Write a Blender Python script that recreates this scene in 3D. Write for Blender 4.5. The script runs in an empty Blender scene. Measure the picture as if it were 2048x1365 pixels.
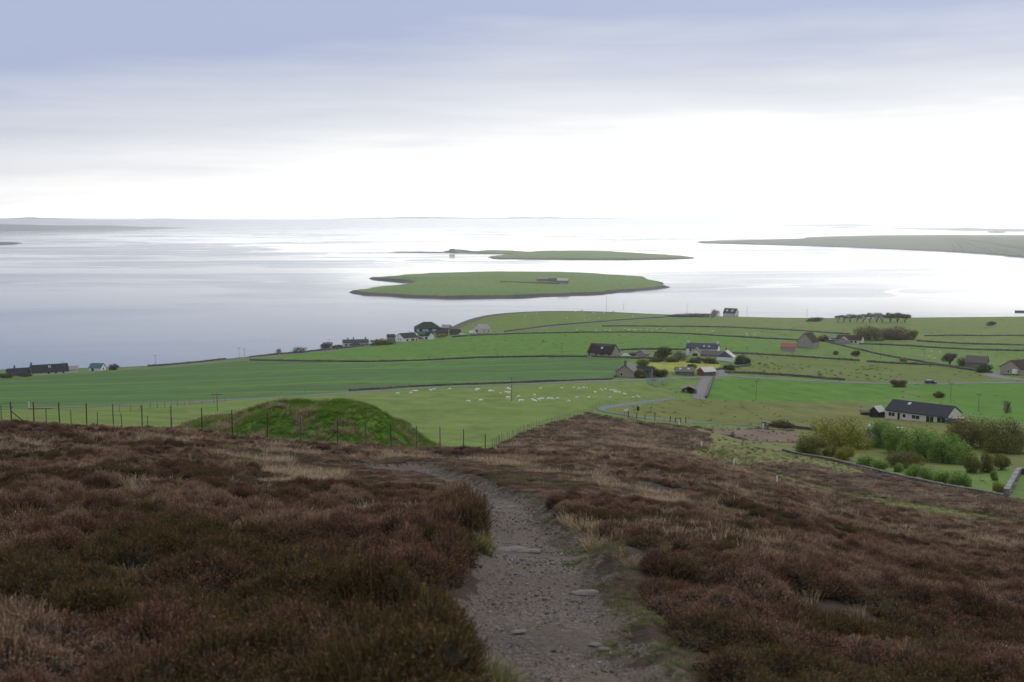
import bpy, bmesh, math, random
import numpy as np
from mathutils import Vector, Matrix

# ------------------------------------------------------------------ camera, sky, sun, exposure
SC = bpy.context.scene
COL = SC.collection
ZC = 80.0                                   # eye above the sea
W0, H0, F = 2048.0, 1365.0, 2275.0          # photograph size and focal length in its pixels
HORIZON = 441.0
PITCH = math.atan((H0 / 2 - HORIZON) / F)

cam = bpy.data.cameras.new('camera'); cam.lens = F / W0 * 36; cam.sensor_width = 36
cam.clip_start = 0.2; cam.clip_end = 90000
cam.dof.use_dof = True; cam.dof.focus_distance = 350; cam.dof.aperture_fstop = 3.2
co = bpy.data.objects.new('camera', cam); COL.objects.link(co)
co.location = (0, 0, ZC); co.rotation_euler = (math.pi / 2 - PITCH, 0, 0)
SC.camera = co

SC.view_settings.view_transform = 'Standard'; SC.view_settings.look = 'None'
SC.view_settings.exposure = 0.05; SC.view_settings.gamma = 1.0
SC.render.engine = 'CYCLES'
cy = SC.cycles
cy.use_denoising = True; cy.denoiser = 'OPENIMAGEDENOISE'
cy.max_bounces = 6; cy.diffuse_bounces = 2; cy.glossy_bounces = 3; cy.transmission_bounces = 3
cy.transparent_max_bounces = 8; cy.volume_bounces = 2; cy.caustics_reflective = False; cy.caustics_refractive = False
cy.sample_clamp_indirect = 4.0; cy.use_adaptive_sampling = True; cy.adaptive_threshold = 0.01

SUN_EL, SUN_AZ = math.radians(40), math.radians(30)     # azimuth from the view axis towards the right
world = bpy.data.worlds.new('World'); SC.world = world; world.use_nodes = True
nt = world.node_tree; nt.nodes.clear()
def N(tree, typ, **kw):
    n = tree.nodes.new(typ)
    for k, v in kw.items():
        if k == 'inp':
            for a, b in v.items(): n.inputs[a].default_value = b
        else: setattr(n, k, v)
    return n
def L(tree, a, b): tree.links.new(a, b)
def ramp(tree, fac, stops, interp='LINEAR'):
    r = N(tree, 'ShaderNodeValToRGB'); cr = r.color_ramp; cr.interpolation = interp
    while len(cr.elements) > 1: cr.elements.remove(cr.elements[-1])
    for i, (p, c) in enumerate(stops):
        e = cr.elements[0] if i == 0 else cr.elements.new(p)
        e.position = p; e.color = (*c, 1) if len(c) == 3 else c
    if fac is not None: L(tree, fac, r.inputs[0])
    return r.outputs[0]
def mth(tree, op, a, b=None, clamp=False):
    m = N(tree, 'ShaderNodeMath', operation=op, use_clamp=clamp)
    for i, v in enumerate((a, b)):
        if v is None: continue
        if hasattr(v, 'links'): L(tree, v, m.inputs[i])
        else: m.inputs[i].default_value = v
    return m.outputs[0]
def mixc(tree, fac, a, b, mode='MIX'):
    m = N(tree, 'ShaderNodeMix', data_type='RGBA', blend_type=mode)
    for s, v in ((m.inputs[0], fac), (m.inputs[6], a), (m.inputs[7], b)):
        if hasattr(v, 'links'): L(tree, v, s)
        elif isinstance(v, (int, float)): s.default_value = v
        else: s.default_value = (*v, 1) if len(v) == 3 else v
    return m.outputs[2]
def noise(tree, vec, scale, detail=4, rough=.5, dist=0.0):
    n = N(tree, 'ShaderNodeTexNoise'); n.inputs['Scale'].default_value = scale
    n.inputs['Detail'].default_value = detail; n.inputs['Roughness'].default_value = rough
    n.inputs['Distortion'].default_value = dist
    if vec is not None: L(tree, vec, n.inputs['Vector'])
    return n.outputs[0]
def mapping(tree, vec, scale=(1, 1, 1), rot=(0, 0, 0), loc=(0, 0, 0)):
    m = N(tree, 'ShaderNodeMapping'); m.inputs['Scale'].default_value = scale
    m.inputs['Rotation'].default_value = rot; m.inputs['Location'].default_value = loc
    L(tree, vec, m.inputs['Vector']); return m.outputs[0]

tc = N(nt, 'ShaderNodeTexCoord')
sep = N(nt, 'ShaderNodeSeparateXYZ'); L(nt, tc.outputs['Generated'], sep.inputs[0])
el = sep.outputs[2]
# cloud deck: long flat banks, softer towards the horizon
nv = mapping(nt, tc.outputs['Generated'], (1.7, 1.7, 11.0), loc=(3.1, .4, .2))
n1 = noise(nt, nv, 1.5, 5, .5, .3)
nv2 = mapping(nt, tc.outputs['Generated'], (2.2, 2.2, 30.0), loc=(.7, 5.2, .4))
n2 = noise(nt, nv2, 2.2, 5, .55, .2)
wob = mth(nt, 'ADD', mth(nt, 'MULTIPLY', mth(nt, 'SUBTRACT', n1, .5), .075), mth(nt, 'MULTIPLY', mth(nt, 'SUBTRACT', n2, .5), .045))
# the cloud thins towards the right of the view, where the sun stands behind it
side = mth(nt, 'ADD', mth(nt, 'ADD', mth(nt, 'MULTIPLY', mth(nt, 'MINIMUM', sep.outputs[0], 0.0), -.10), mth(nt, 'MULTIPLY', mth(nt, 'MAXIMUM', sep.outputs[0], 0.0), -.02)), -.018)
e2 = mth(nt, 'ADD', mth(nt, 'ADD', el, wob), side)
deck = ramp(nt, mth(nt, 'MULTIPLY', e2, 2.0), [
    (0.0, (2.2, 2.18, 2.13)), (.04, (1.8, 1.79, 1.77)), (.085, (1.04, 1.035, 1.035)), (.13, (.82, .83, .87)), (.21, (.64, .66, .745)),
    (.30, (.415, .465, .65)), (.42, (.43, .485, .67)), (.6, (.54, .59, .72)), (1.0, (.74, .77, .83))])
# glow of the veiled sun
sund = Vector((math.sin(SUN_AZ) * math.cos(SUN_EL), math.cos(SUN_AZ) * math.cos(SUN_EL), math.sin(SUN_EL)))
dp = N(nt, 'ShaderNodeVectorMath', operation='DOT_PRODUCT'); L(nt, tc.outputs['Generated'], dp.inputs[0]); dp.inputs[1].default_value = sund
glow = mth(nt, 'POWER', mth(nt, 'MAXIMUM', dp.outputs['Value'], 0.0), 7.0)
# low band under the cloud edge, brightest below the sun
band = mth(nt, 'MULTIPLY', mth(nt, 'SUBTRACT', 1.0, mth(nt, 'MULTIPLY', el, 11.0), True), mth(nt, 'POWER', mth(nt, 'MAXIMUM', mth(nt, 'ADD', mth(nt, 'MULTIPLY', sep.outputs[0], .85), mth(nt, 'MULTIPLY', sep.outputs[1], .5)), 0.0), 2.0))
deck = mixc(nt, 1.0, deck, mixc(nt, band, (0, 0, 0), (.60, .58, .56)), 'ADD')
deck2 = mixc(nt, 1.0, deck, mixc(nt, glow, (0, 0, 0), (.10, .10, .09)), 'ADD')
sky = N(nt, 'ShaderNodeTexSky', sky_type='NISHITA'); sky.sun_disc = False
sky.sun_elevation = SUN_EL; sky.sun_rotation = SUN_AZ
skyc = mixc(nt, 1.0, sky.outputs[0], (.10, .10, .10), 'MULTIPLY')
fin = mixc(nt, .92, skyc, deck2)
bg = N(nt, 'ShaderNodeBackground'); L(nt, fin, bg.inputs[0]); bg.inputs[1].default_value = 1.0
wo = N(nt, 'ShaderNodeOutputWorld'); L(nt, bg.outputs[0], wo.inputs[0])

sl = bpy.data.lights.new('sun', 'SUN'); sl.energy = 1.5; sl.angle = math.radians(24); sl.color = (1, .96, .90)
so = bpy.data.objects.new('sun', sl); COL.objects.link(so)
so.rotation_euler = (math.pi / 2 - SUN_EL, 0, math.pi - SUN_AZ)

random.seed(7); RNG = np.random.default_rng(7)

# ------------------------------------------------------------------ ray helpers: photograph pixel <-> ground
CP, SP = math.cos(PITCH), math.sin(PITCH)
def ray(px, py):
    a = (px - W0 / 2) / F; b = (H0 / 2 - py) / F
    y = CP + b * SP; z = -SP + b * CP
    return a / y, -z / y                    # lateral slope u, downward slope s
def pix(x, y, z):
    dz = z - ZC
    dep = y * CP - dz * SP; up = y * SP + dz * CP
    return W0 / 2 + F * x / dep, H0 / 2 - F * up / dep

# the hillside, as profiles running away from the viewpoint: (metres away, row at which that ground is seen)
NEAR = [(6, 1365), (9.5, 1200)]
PROF = {
 -700: [(6,1365),(9.5,1200),(15,1065),(28,950),(48,880),(70,845),(85,852),(100,850),(130,832),(180,818),(250,804),(350,784),(450,768),(560,754),(610,741),(670,729)],
 0:    [(6,1365),(9.5,1200),(15,1065),(28,950),(48,882),(70,846),(85,858),(105,856),(130,836),(180,822),(250,806),(350,785),(450,768),(560,754),(600,741),(660,729)],
 300:  [(6,1365),(9.5,1200),(15,1065),(28,960),(50,892),(74,858),(90,874),(110,868),(140,840),(190,812),(260,795),(350,778),(450,760),(540,743),(580,737),(620,735.5),(660,729)],
 600:  [(6,1365),(9.5,1200),(15,1065),(28,972),(52,912),(76,888),(95,904),(130,884),(160,852),(200,818),(235,794),(300,778),(400,755),(500,735),(570,723.5),(640,709),(690,706),(730,702)],
 800:  [(6,1365),(9.5,1200),(15.5,1068),(26,992),(42,946),(76,898),(95,912),(130,892),(170,852),(215,812),(270,786),(290,779),(400,750),(500,733),(560,722.5),(650,703),(735,683.5),(775,678),(830,670)],
 1000: [(6,1365),(9.2,1205),(12.5,1092),(24,1004),(42,942),(72,905),(92,910),(125,886),(170,850),(215,820),(250,800),(330,770),(420,745),(540,715.5),(640,690),(760,668),(880,640),(990,622.5),(1015,621),(1060,620)],
 1200: [(6,1365),(9.2,1205),(12.5,1104),(24,1012),(40,957),(72,915),(105,890),(150,860),(205,829),(215,821),(250,801),(285,786),(345,763),(410,740),(510,715),(600,690),(730,665.5),(850,646),(970,625),(1040,617.5),(1060,617),(1100,615)],
 1400: [(6.5,1365),(10,1204),(14,1102),(25,1022),(40,977),(70,937),(100,912),(140,894),(185,876),(225,858),(260,845),(300,826),(330,799),(400,757),(480,712),(560,690),(650,670.5),(750,654.5),(880,637),(925,630),(965,632),(1010,631)],
 1600: [(7,1365),(11.5,1204),(18,1102),(32,1032),(60,994),(85,986),(114,976),(145,945),(185,908),(220,880),(255,857),(300,830),(350,800),(395,775),(430,757.5),(480,735),(540,714.5),(580,702),(640,681),(740,662.5),(840,645),(885,636),(925,637),(970,639)],
 1800: [(7.5,1365),(13,1204),(22,1122),(45,1062),(75,1032),(105,1006),(140,975),(160,953),(205,910),(240,880),(290,847),(335,820),(380,790),(420,767.5),(480,740),(545,716.5),(620,692),(700,670),(790,650),(855,636.5),(905,636),(960,637)],
 2048: [(8,1365),(15,1204),(26,1132),(50,1082),(80,1047),(105,1016),(130,990),(160,955),(200,915),(240,880),(280,850),(325,820),(370,790),(415,767),(440,752),(510,725),(580,703),(600,692),(680,672),(790,650),(885,630),(935,634),(990,636)],
 2750: [(8,1365),(15,1204),(26,1132),(50,1082),(80,1047),(105,1016),(130,990),(160,955),(200,915),(240,880),(280,850),(325,820),(370,790),(415,767),(440,752),(510,725),(580,703),(600,692),(680,672),(790,645),(885,622),(950,622),(1010,630)],
}
GU = np.linspace(-.8, .8, 401); GL = np.linspace(math.log(2.0), math.log(1400.0), 720)
def _table():
    cols = sorted(PROF); us = np.array([(c - W0 / 2) / F for c in cols]); tab = []
    for c in cols:
        ld = [math.log(2.0), math.log(3.2)]; dr = [1.85, 2.02]
        for d, py in PROF[c]:
            ld.append(math.log(d)); dr.append(ray(c, py)[1] * d)
        d = PROF[c][-1][0]; ld += [math.log(d * 1.04), math.log(1400)]; dr += [max(dr[-1], 83.5), 90]
        tab.append(np.interp(GL, ld, dr) / np.exp(GL))
    tab = np.array(tab); out = np.empty((len(GU), len(GL)))
    for j in range(len(GL)): out[:, j] = np.interp(GU, us, tab[:, j])
    def blur(a, s, ax):
        r = int(3 * s); k = np.exp(-.5 * (np.arange(-r, r + 1) / s) ** 2); k /= k.sum()
        pad = [(r, r) if i == ax else (0, 0) for i in range(2)]
        ap = np.pad(a, pad, mode='edge'); o = np.zeros_like(a)
        for i, w in enumerate(k):
            o += w * (ap[i:i + a.shape[0]] if ax == 0 else ap[:, i:i + a.shape[1]])
        return o
    lo = out * np.exp(GL)                 # blur drops, not slopes
    lo = blur(blur(lo, 9, 0), 4.5, 1)
    return lo
DROP = _table()
def bil(T, gx, gy, x, y):
    fx = np.clip((x - gx[0]) / (gx[1] - gx[0]), 0, len(gx) - 1.001); fy = np.clip((y - gy[0]) / (gy[1] - gy[0]), 0, len(gy) - 1.001)
    i = fx.astype(int); j = fy.astype(int); a = fx - i; b = fy - j
    return T[i, j] * (1 - a) * (1 - b) + T[i + 1, j] * a * (1 - b) + T[i, j + 1] * (1 - a) * b + T[i + 1, j + 1] * a * b
_PERM = RNG.random((256, 256))
def vnoise(x, y):
    xi = np.floor(x).astype(int); yi = np.floor(y).astype(int); a = x - xi; b = y - yi
    a = a * a * (3 - 2 * a); b = b * b * (3 - 2 * b); P = _PERM
    g = lambda i, j: P[i % 256, j % 256]
    return g(xi, yi) * (1 - a) * (1 - b) + g(xi + 1, yi) * a * (1 - b) + g(xi, yi + 1) * (1 - a) * b + g(xi + 1, yi + 1) * a * b
def fbm(x, y, o=3):
    r = 0; s = 0; w = 1
    for k in range(o):
        r = r + w * vnoise(x * 2 ** k + 17.3 * k, y * 2 ** k + 5.1 * k); s += w; w *= .5
    return r / s
PATH_L = [(1010,1560),(1000,1440),(985,1365),(938,1275),(895,1215),(925,1150),(980,1085),(972,1045),(950,1003),(905,968),(845,950),(770,943),(715,934),(690,930)]
PATH_R = [(1560,1560),(1450,1440),(1350,1365),(1265,1240),(1215,1150),(1165,1080),(1110,1030),(1060,1000),(1000,972),(940,957),(890,944),(868,932),(850,922),(700,922)]
def base_h(x, y):
    x = np.asarray(x, float); y = np.asarray(y, float)
    yy = np.maximum(y, 2.0); d = bil(DROP, GU, GL, x / yy, np.log(yy))
    d = np.where(y < 2.0, 1.85 - (2.0 - y) * .14, d)
    return ZC - d
def und(x, y):
    y = np.asarray(y, float); x = np.asarray(x, float)
    near = np.clip((95 - y) / 30, 0, 1)
    return near * ((fbm(x / 2.6, y / 2.6, 3) - .5) * .58 * np.clip(y / 9, .35, 1)) + np.clip((y - 90) / 60, 0, 1) * (fbm(x / 45, y / 45, 3) - .5) * 1.0 * np.clip((560 - y) / 150, 0, 1)
PATHW = None      # filled once the path is on the ground
def inpoly(x, y, poly):
    x = np.asarray(x, float); y = np.asarray(y, float); r = np.zeros(x.shape, bool); n = len(poly)
    for i in range(n):
        x1, y1 = poly[i]; x2, y2 = poly[(i + 1) % n]
        if y1 == y2: continue
        r ^= ((y1 > y) != (y2 > y)) & (x < (x2 - x1) * (y - y1) / (y2 - y1) + x1)
    return r
def dpoly(x, y, pl):
    x = np.asarray(x, float); y = np.asarray(y, float); best = np.full(x.shape, 1e9)
    for (x1, y1), (x2, y2) in zip(pl[:-1], pl[1:]):
        dx, dy = x2 - x1, y2 - y1; t = np.clip(((x - x1) * dx + (y - y1) * dy) / (dx * dx + dy * dy + 1e-12), 0, 1)
        best = np.minimum(best, np.hypot(x - x1 - t * dx, y - y1 - t * dy))
    return best
def H(x, y):
    z = base_h(x, y) + und(x, y)
    if PATHW is not None:
        xa = np.asarray(x, float); ya = np.asarray(y, float)
        m = (ya < 75) & (ya > 1)
        if np.any(m):
            ins = inpoly(xa, ya, PATHW); de = dpoly(xa, ya, PATHW + PATHW[:1])
            sd = np.where(ins, de, -de)
            k = np.clip((sd + .10) / .35, 0, 1); calm = np.clip((ya - 16) / 10, 0, 1) * np.clip(1 - de / 6, 0, 1)
            z = z - np.where(m, np.maximum(k, calm) * und(xa, ya) * .85 + k * .22, 0)
    return z
def hgt(x, y): return float(H(np.array([x]), np.array([y]))[0])
_SC = np.exp(np.linspace(math.log(2.2), math.log(1250), 2600))
def at(px, py, dmin=0.0, dmax=1250.0, dz=0.0):
    """the first piece of ground on the sight line of a photograph pixel"""
    u, s = ray(px, py)
    m = (_SC >= dmin) & (_SC <= dmax); ds = _SC[m]
    z = H(u * ds, ds) + dz
    g = z - (ZC - s * ds)                       # ground above the sight line when >= 0
    k = np.nonzero(g >= 0)[0]
    if len(k):
        i = k[0]
        if i > 0:
            t = -g[i - 1] / (g[i] - g[i - 1] + 1e-12); d = ds[i - 1] + t * (ds[i] - ds[i - 1])
        else: d = ds[0]
    else:
        d = ds[int(np.argmax(g / ds))]          # just over a crest: the place nearest to it
    return Vector((u * d, d, hgt(u * d, d)))
def sea(px, py, z=0.0):
    u, s = ray(px, py); d = (ZC - z) / s
    return Vector((u * d, d, z))
def line(pts, dmin=0.0, dmax=1250.0):
    return [(p.x, p.y) for p in (at(a, b, dmin, dmax) for a, b in pts)]
_pl = line(PATH_L); _pr = line(PATH_R)
PATHW = [tuple(p) for p in _pl] + [tuple(p) for p in _pr[::-1]]

# ------------------------------------------------------------------ materials
MAT = {}
def newmat(name):
    m = bpy.data.materials.new(name); m.use_nodes = True; MAT[name] = m
    t = m.node_tree; b = t.nodes['Principled BSDF']
    return m, t, b
def spec(b, rough=.8, sp=.25):
    b.inputs['Roughness'].default_value = rough; b.inputs['Specular IOR Level'].default_value = sp
def simple(name, c1, c2=None, scale=3.0, rough=.8, sp=.25, detail=4, bump=0.0, bscale=None, stretch=(1, 1, 1), metal=0):
    """a surface of one material: two tones mottled together, a little relief"""
    m, t, b = newmat(name); spec(b, rough, sp); b.inputs['Metallic'].default_value = metal
    g = N(t, 'ShaderNodeNewGeometry'); o = N(t, 'ShaderNodeTexCoord')
    v = mapping(t, o.outputs['Object'], stretch)
    n = noise(t, v, scale, detail, .6)
    c = ramp(t, n, [(.3, c1), (.7, c2 or tuple(x * .75 for x in c1))]); L(t, c, b.inputs['Base Color'])
    if bump:
        bn = N(t, 'ShaderNodeBump'); bn.inputs['Strength'].default_value = bump; bn.inputs['Distance'].default_value = .05
        L(t, noise(t, v, bscale or scale * 3, 4, .6), bn.inputs['Height']); L(t, bn.outputs[0], b.inputs['Normal'])
    return m
def fieldmat(name, c1, c2, c3, rows=None, patch=(.04, .012)):
    """pasture: fine sward mottle over broad patches; rows = (period m, angle, colour) of drill lines"""
    m, t, b = newmat(name); spec(b, .9, .08)
    g = N(t, 'ShaderNodeNewGeometry'); p = g.outputs['Position']
    flat = mapping(t, p, (1, 1, 0))
    a = noise(t, flat, patch[0], 4, .6); f = noise(t, flat, .9, 5, .72)
    c = mixc(t, ramp(t, a, [(.36, (0, 0, 0)), (.66, (1, 1, 1))]), c1, c2)
    c = mixc(t, mth(t, 'MULTIPLY', ramp(t, f, [(.42, (0, 0, 0)), (.74, (1, 1, 1))]), .8), c, c3)
    md = noise(t, mapping(t, p, (1, .45, 0)), .16, 5, .65)
    c = mixc(t, 1.0, c, ramp(t, md, [(.30, (.66, .68, .60)), (.5, (1, 1, 1)), (.72, (1.30, 1.24, 1.3))]), 'MULTIPLY')
    b2 = noise(t, mapping(t, p, (1, .35, 0)), patch[1], 4, .6)
    c = mixc(t, mth(t, 'MULTIPLY', ramp(t, b2, [(.38, (0, 0, 0)), (.68, (1, 1, 1))]), .55), c, c1)
    if rows:
        per, ang, rc, amt = rows
        r = mapping(t, p, (1, 1, 0), rot=(0, 0, ang))
        wv = N(t, 'ShaderNodeTexWave', wave_type='BANDS', bands_direction='Y'); wv.inputs['Scale'].default_value = .314 / per
        wv.inputs['Distortion'].default_value = 1.6; wv.inputs['Detail'].default_value = 3; wv.inputs['Detail Scale'].default_value = .25
        L(t, r, wv.inputs['Vector'])
        pm = noise(t, mapping(t, p, (.35, 1, 0), rot=(0, 0, ang)), .016, 3, .5)
        msk = mth(t, 'MULTIPLY', ramp(t, wv.outputs['Fac'], [(.35, (0, 0, 0)), (.9, (1, 1, 1))]), ramp(t, pm, [(.38, (0, 0, 0)), (.62, (1, 1, 1))]))
        c = mixc(t, mth(t, 'MULTIPLY', msk, amt), c, rc)
        w2 = N(t, 'ShaderNodeTexWave', wave_type='BANDS', bands_direction='Y', wave_profile='SIN'); w2.inputs['Scale'].default_value = .314 / 62.0
        w2.inputs['Distortion'].default_value = 5.0; w2.inputs['Detail'].default_value = 1.5; w2.inputs['Detail Scale'].default_value = .12; L(t, r, w2.inputs['Vector'])
        c = mixc(t, mth(t, 'MULTIPLY', ramp(t, w2.outputs['Fac'], [(.93, (0, 0, 0)), (.99, (1, 1, 1))]), .8), c, (.105, .185, .036))
        c = mixc(t, mth(t, 'MULTIPLY', ramp(t, noise(t, mapping(t, p, (.25, 1, 0), rot=(0, 0, ang)), .022, 3, .5), [(.45, (0, 0, 0)), (.62, (1, 1, 1))]), .45), c, (.055, .080, .036))
    L(t, c, b.inputs['Base Color'])
    bn = N(t, 'ShaderNodeBump'); bn.inputs['Strength'].default_value = .5; bn.inputs['Distance'].default_value = .25
    L(t, f, bn.inputs['Height']); L(t, bn.outputs[0], b.inputs['Normal'])
    return m

# ------------------------------------------------------------------ object helpers
def tag(o, label=None, cat=None, group=None, kind=None):
    for k, v in (('label', label), ('category', cat), ('group', group), ('kind', kind)):
        if v: o[k] = v
    return o
def link(name, data, parent=None):
    o = bpy.data.objects.new(name, data); COL.objects.link(o)
    if parent is not None: o.parent = parent
    return o
def empty(name, loc, rz=0.0):
    o = link(name, None); o.location = loc; o.rotation_euler = (0, 0, rz); o.empty_display_size = .2
    return o
def npmesh(name, v, f, smooth=True):
    """v (n,3); f (m,3) or (m,4) numpy arrays -> mesh"""
    me = bpy.data.meshes.new(name); v = np.ascontiguousarray(v, np.float32); f = np.ascontiguousarray(f, np.int32)
    k = f.shape[1]; me.vertices.add(len(v)); me.vertices.foreach_set('co', v.ravel())
    me.loops.add(f.size); me.loops.foreach_set('vertex_index', f.ravel())
    me.polygons.add(len(f)); me.polygons.foreach_set('loop_start', np.arange(0, f.size, k, dtype=np.int32))
    me.polygons.foreach_set('loop_total', np.full(len(f), k, np.int32))
    me.update(calc_edges=True)
    if smooth: me.polygons.foreach_set('use_smooth', np.ones(len(f), bool))
    return me
def fattr(me, name, arr, typ='FLOAT', dom='POINT'):
    a = me.attributes.new(name, typ, dom)
    a.data.foreach_set('color' if 'COLOR' in typ else ('vector' if typ == 'FLOAT_VECTOR' else 'value'), np.ascontiguousarray(arr, np.float32 if typ != 'INT' else np.int32).ravel())

class MB:
    """collects simple solids into one mesh"""
    def __init__(s): s.v = []; s.f = []
    def add(s, v, f, M=None):
        k = len(s.v); s.v += [tuple((M @ Vector(p)) if M else p) for p in v]; s.f += [tuple(i + k for i in q) for q in f]; return s
    def box(s, c, d, rz=0, M=None):
        x, y, z = d[0] / 2, d[1] / 2, d[2] / 2; cr, sr = math.cos(rz), math.sin(rz); v = []
        for a, b, e in ((-x,-y,-z),(x,-y,-z),(x,y,-z),(-x,y,-z),(-x,-y,z),(x,-y,z),(x,y,z),(-x,y,z)):
            v.append((c[0] + a * cr - b * sr, c[1] + a * sr + b * cr, c[2] + e))
        return s.add(v, [(3,2,1,0),(4,5,6,7),(0,1,5,4),(1,2,6,5),(2,3,7,6),(3,0,4,7)], M)
    def tube(s, p0, p1, r0, r1, n=7, cap=True):
        p0, p1 = Vector(p0), Vector(p1); d = (p1 - p0).normalized(); a = d.orthogonal().normalized(); b = d.cross(a); v = []
        for p, r in ((p0, r0), (p1, r1)):
            for i in range(n):
                t = 2 * math.pi * i / n; v.append(tuple(p + (a * math.cos(t) + b * math.sin(t)) * r))
        f = [(i, (i + 1) % n, n + (i + 1) % n, n + i) for i in range(n)]
        if cap: f += [tuple(range(n - 1, -1, -1)), tuple(range(n, 2 * n))]
        return s.add(v, f)
    def slab(s, quad, th):
        """a thick plate over four points, thickness added upwards along its normal"""
        q = [Vector(p) for p in quad]; n = (q[1] - q[0]).cross(q[3] - q[0]).normalized() * th
        v = [tuple(p) for p in q] + [tuple(p + n) for p in q]
        return s.add(v, [(3,2,1,0),(4,5,6,7),(0,1,5,4),(1,2,6,5),(2,3,7,6),(3,0,4,7)])
    def mesh(s, name, mat, smooth=False):
        me = bpy.data.meshes.new(name); me.from_pydata(s.v, [], s.f); me.update()
        if mat: me.materials.append(MAT[mat] if isinstance(mat, str) else mat)
        if smooth: me.polygons.foreach_set('use_smooth', np.ones(len(me.polygons), bool))
        return me
    def build(s, name, mat, parent=None, smooth=False): return link(name, s.mesh(name, mat, smooth), parent)

# ------------------------------------------------------------------ ground zones, as outlines on the hillside
def uv(p): return (p[0] / p[1], math.log(p[1]))
def zone(pts, dmin=0.0):
    out = []
    for q in pts:
        if len(q) == 3: out.append(((q[0] - 1024) / F, math.log(q[2])))     # (column, -, metres away)
        else:
            p = at(q[0], q[1], dmin); out.append((p.x / p.y, math.log(p.y)))
    return out
def fence_d(px): return 71 + 6 * min(max(px, 0), 1000) / 1000
Z_MOOR = zone([(-800,0,1.01),(-800,0,74)]) + zone([(p, 0, fence_d(p) + 2.5) for p in (0,150,300,450,600,750,900,990)]) + \
    zone([(1003,886),(1050,867),(1110,846),(1150,834),(1178,826),(1222,837),(1290,845),(1345,850),(1390,854),(1525,858),(1590,862),(1600,884),(1570,905),(1680,927),(1800,957),(1900,977),(2010,998),(2100,1004),(2400,1010),(2800,1015)], 95) + zone([(2800,0,1.01)])
Z_ROUGH = zone([(1345,897),(1385,904),(1415,903),(1440,888),(1425,873),(1392,857),(1420,863),(1480,880),(1600,887),(1570,905),(1680,928),(1735,946),(1690,947),(1600,927),(1520,926),(1490,933),(1470,931),(1400,915)], 95)
Z_REED = zone([(1400,853),(1525,859),(1590,863),(1600,885),(1500,881),(1430,866)], 95)
STRIP = line([(1392,908),(1440,921),(1490,934),(1560,952),(1630,974),(1700,990),(1800,1010),(1900,1028),(1965,1040)], 80)
MPATH = line([(1395,858),(1425,872),(1438,888),(1420,903),(1385,908)], 95)
Z_SHEEP = zone([(-800,815),(0,819),(120,816),(260,810),(435,802),(600,792),(800,778),(1000,770),(1150,765),(1290,761),(1340,784),(1396,799),(1340,799),(1200,816),(1178,826),(1110,847),(1050,868),(1000,890)], 88) + zone([(990,0,79),(900,0,79),(600,0,77),(300,0,75),(-800,0,74)])
Z_ARABLE = zone([(-800,812),(0,816),(120,812),(260,807),(435,800),(600,790),(800,776),(1000,768),(1150,763),(1225,757),(1248,735),(1240,717),(1100,715),(900,719),(740,725),(620,724),(560,723),(480,723),(300,739),(0,757),(-800,757)], 120)
Z_STRIPF = zone([(560,713),(700,698),(800,684),(900,673),(1000,668),(1050,667.5),(1180,666),(1320,666.5),(1420,671.5),(1520,677.5),(1560,686),(1560,710),(1480,707),(1380,700),(1240,701),(1238,714),(1100,713),(900,717),(740,723),(620,722),(560,721)], 300)
Z_HEAD = zone([(912,664),(1000,666),(1100,653),(1200,645),(1300,637),(1345,631),(1255,618.5),(1180,619),(1000,623),(940,633),(908,655)], 500)
Z_FAR = zone([(1205,652),(1300,653),(1400,653),(1520,657),(1700,668),(1835,690),(2048,690),(2800,690),(2800,640),(2048,634),(1700,640),(1480,636),(1400,640),(1300,642)], 500)
Z_LAWN = zone([(1292,735),(1302,727),(1360,724),(1440,729),(1438,736),(1395,742),(1330,744)], 300)
Z_VIVID = zone([(1420,759),(1480,756),(1700,766),(1790,769),(1812,790),(1760,801),(1560,803),(1410,799)], 280)
Z_VIVID2 = zone([(1812,771),(1950,769),(2800,768),(2800,845),(2048,845),(1940,826),(1860,800)], 280)
Z_RUSH = zone([(1480,710),(1600,716),(1700,722),(1880,733),(1990,750),(2040,758),(1860,763),(1700,761),(1580,752),(1455,746)], 300)
Z_OLIVE = zone([(1203,822),(1345,799),(1400,800),(1560,804),(1720,803),(1790,835),(1930,855),(2100,860),(2800,900),(2800,1008),(2100,1003),(2012,997),(1900,976),(1800,956),(1680,926),(1572,905),(1590,862),(1525,857),(1430,848),(1330,843),(1250,834)], 180)
ZONES = [('pasture', None, 'f_mid'), ('arable_field', Z_ARABLE, 'f_arable'), ('sheep_pasture', Z_SHEEP, 'f_sheep'), ('long_pasture', Z_STRIPF, 'f_strip'),
         ('headland_pasture', Z_HEAD, 'f_head'), ('far_pasture', Z_FAR, 'f_far'), ('mown_lawn', Z_LAWN, 'f_lawn'), ('lush_pasture', Z_VIVID, 'f_vivid'),
         ('lush_pasture', Z_VIVID2, 'f_vivid'), ('rushy_pasture', Z_RUSH, 'f_rush'), ('rough_grassland', Z_OLIVE, 'f_olive'),
         ('moor_ground', Z_MOOR, 'moor'), ('rough_grassland', Z_ROUGH, 'f_rough'), ('reed_bed_ground', Z_REED, 'f_reed'), ('grass_track_ground', 'STRIP', 'f_rough'), ('path', 'PATH', 'gravel'), ('shore_ground', 'SHORE', 'shore')]
ZI = {}
for i, z in enumerate(ZONES): ZI.setdefault(z[0], i)
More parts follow.
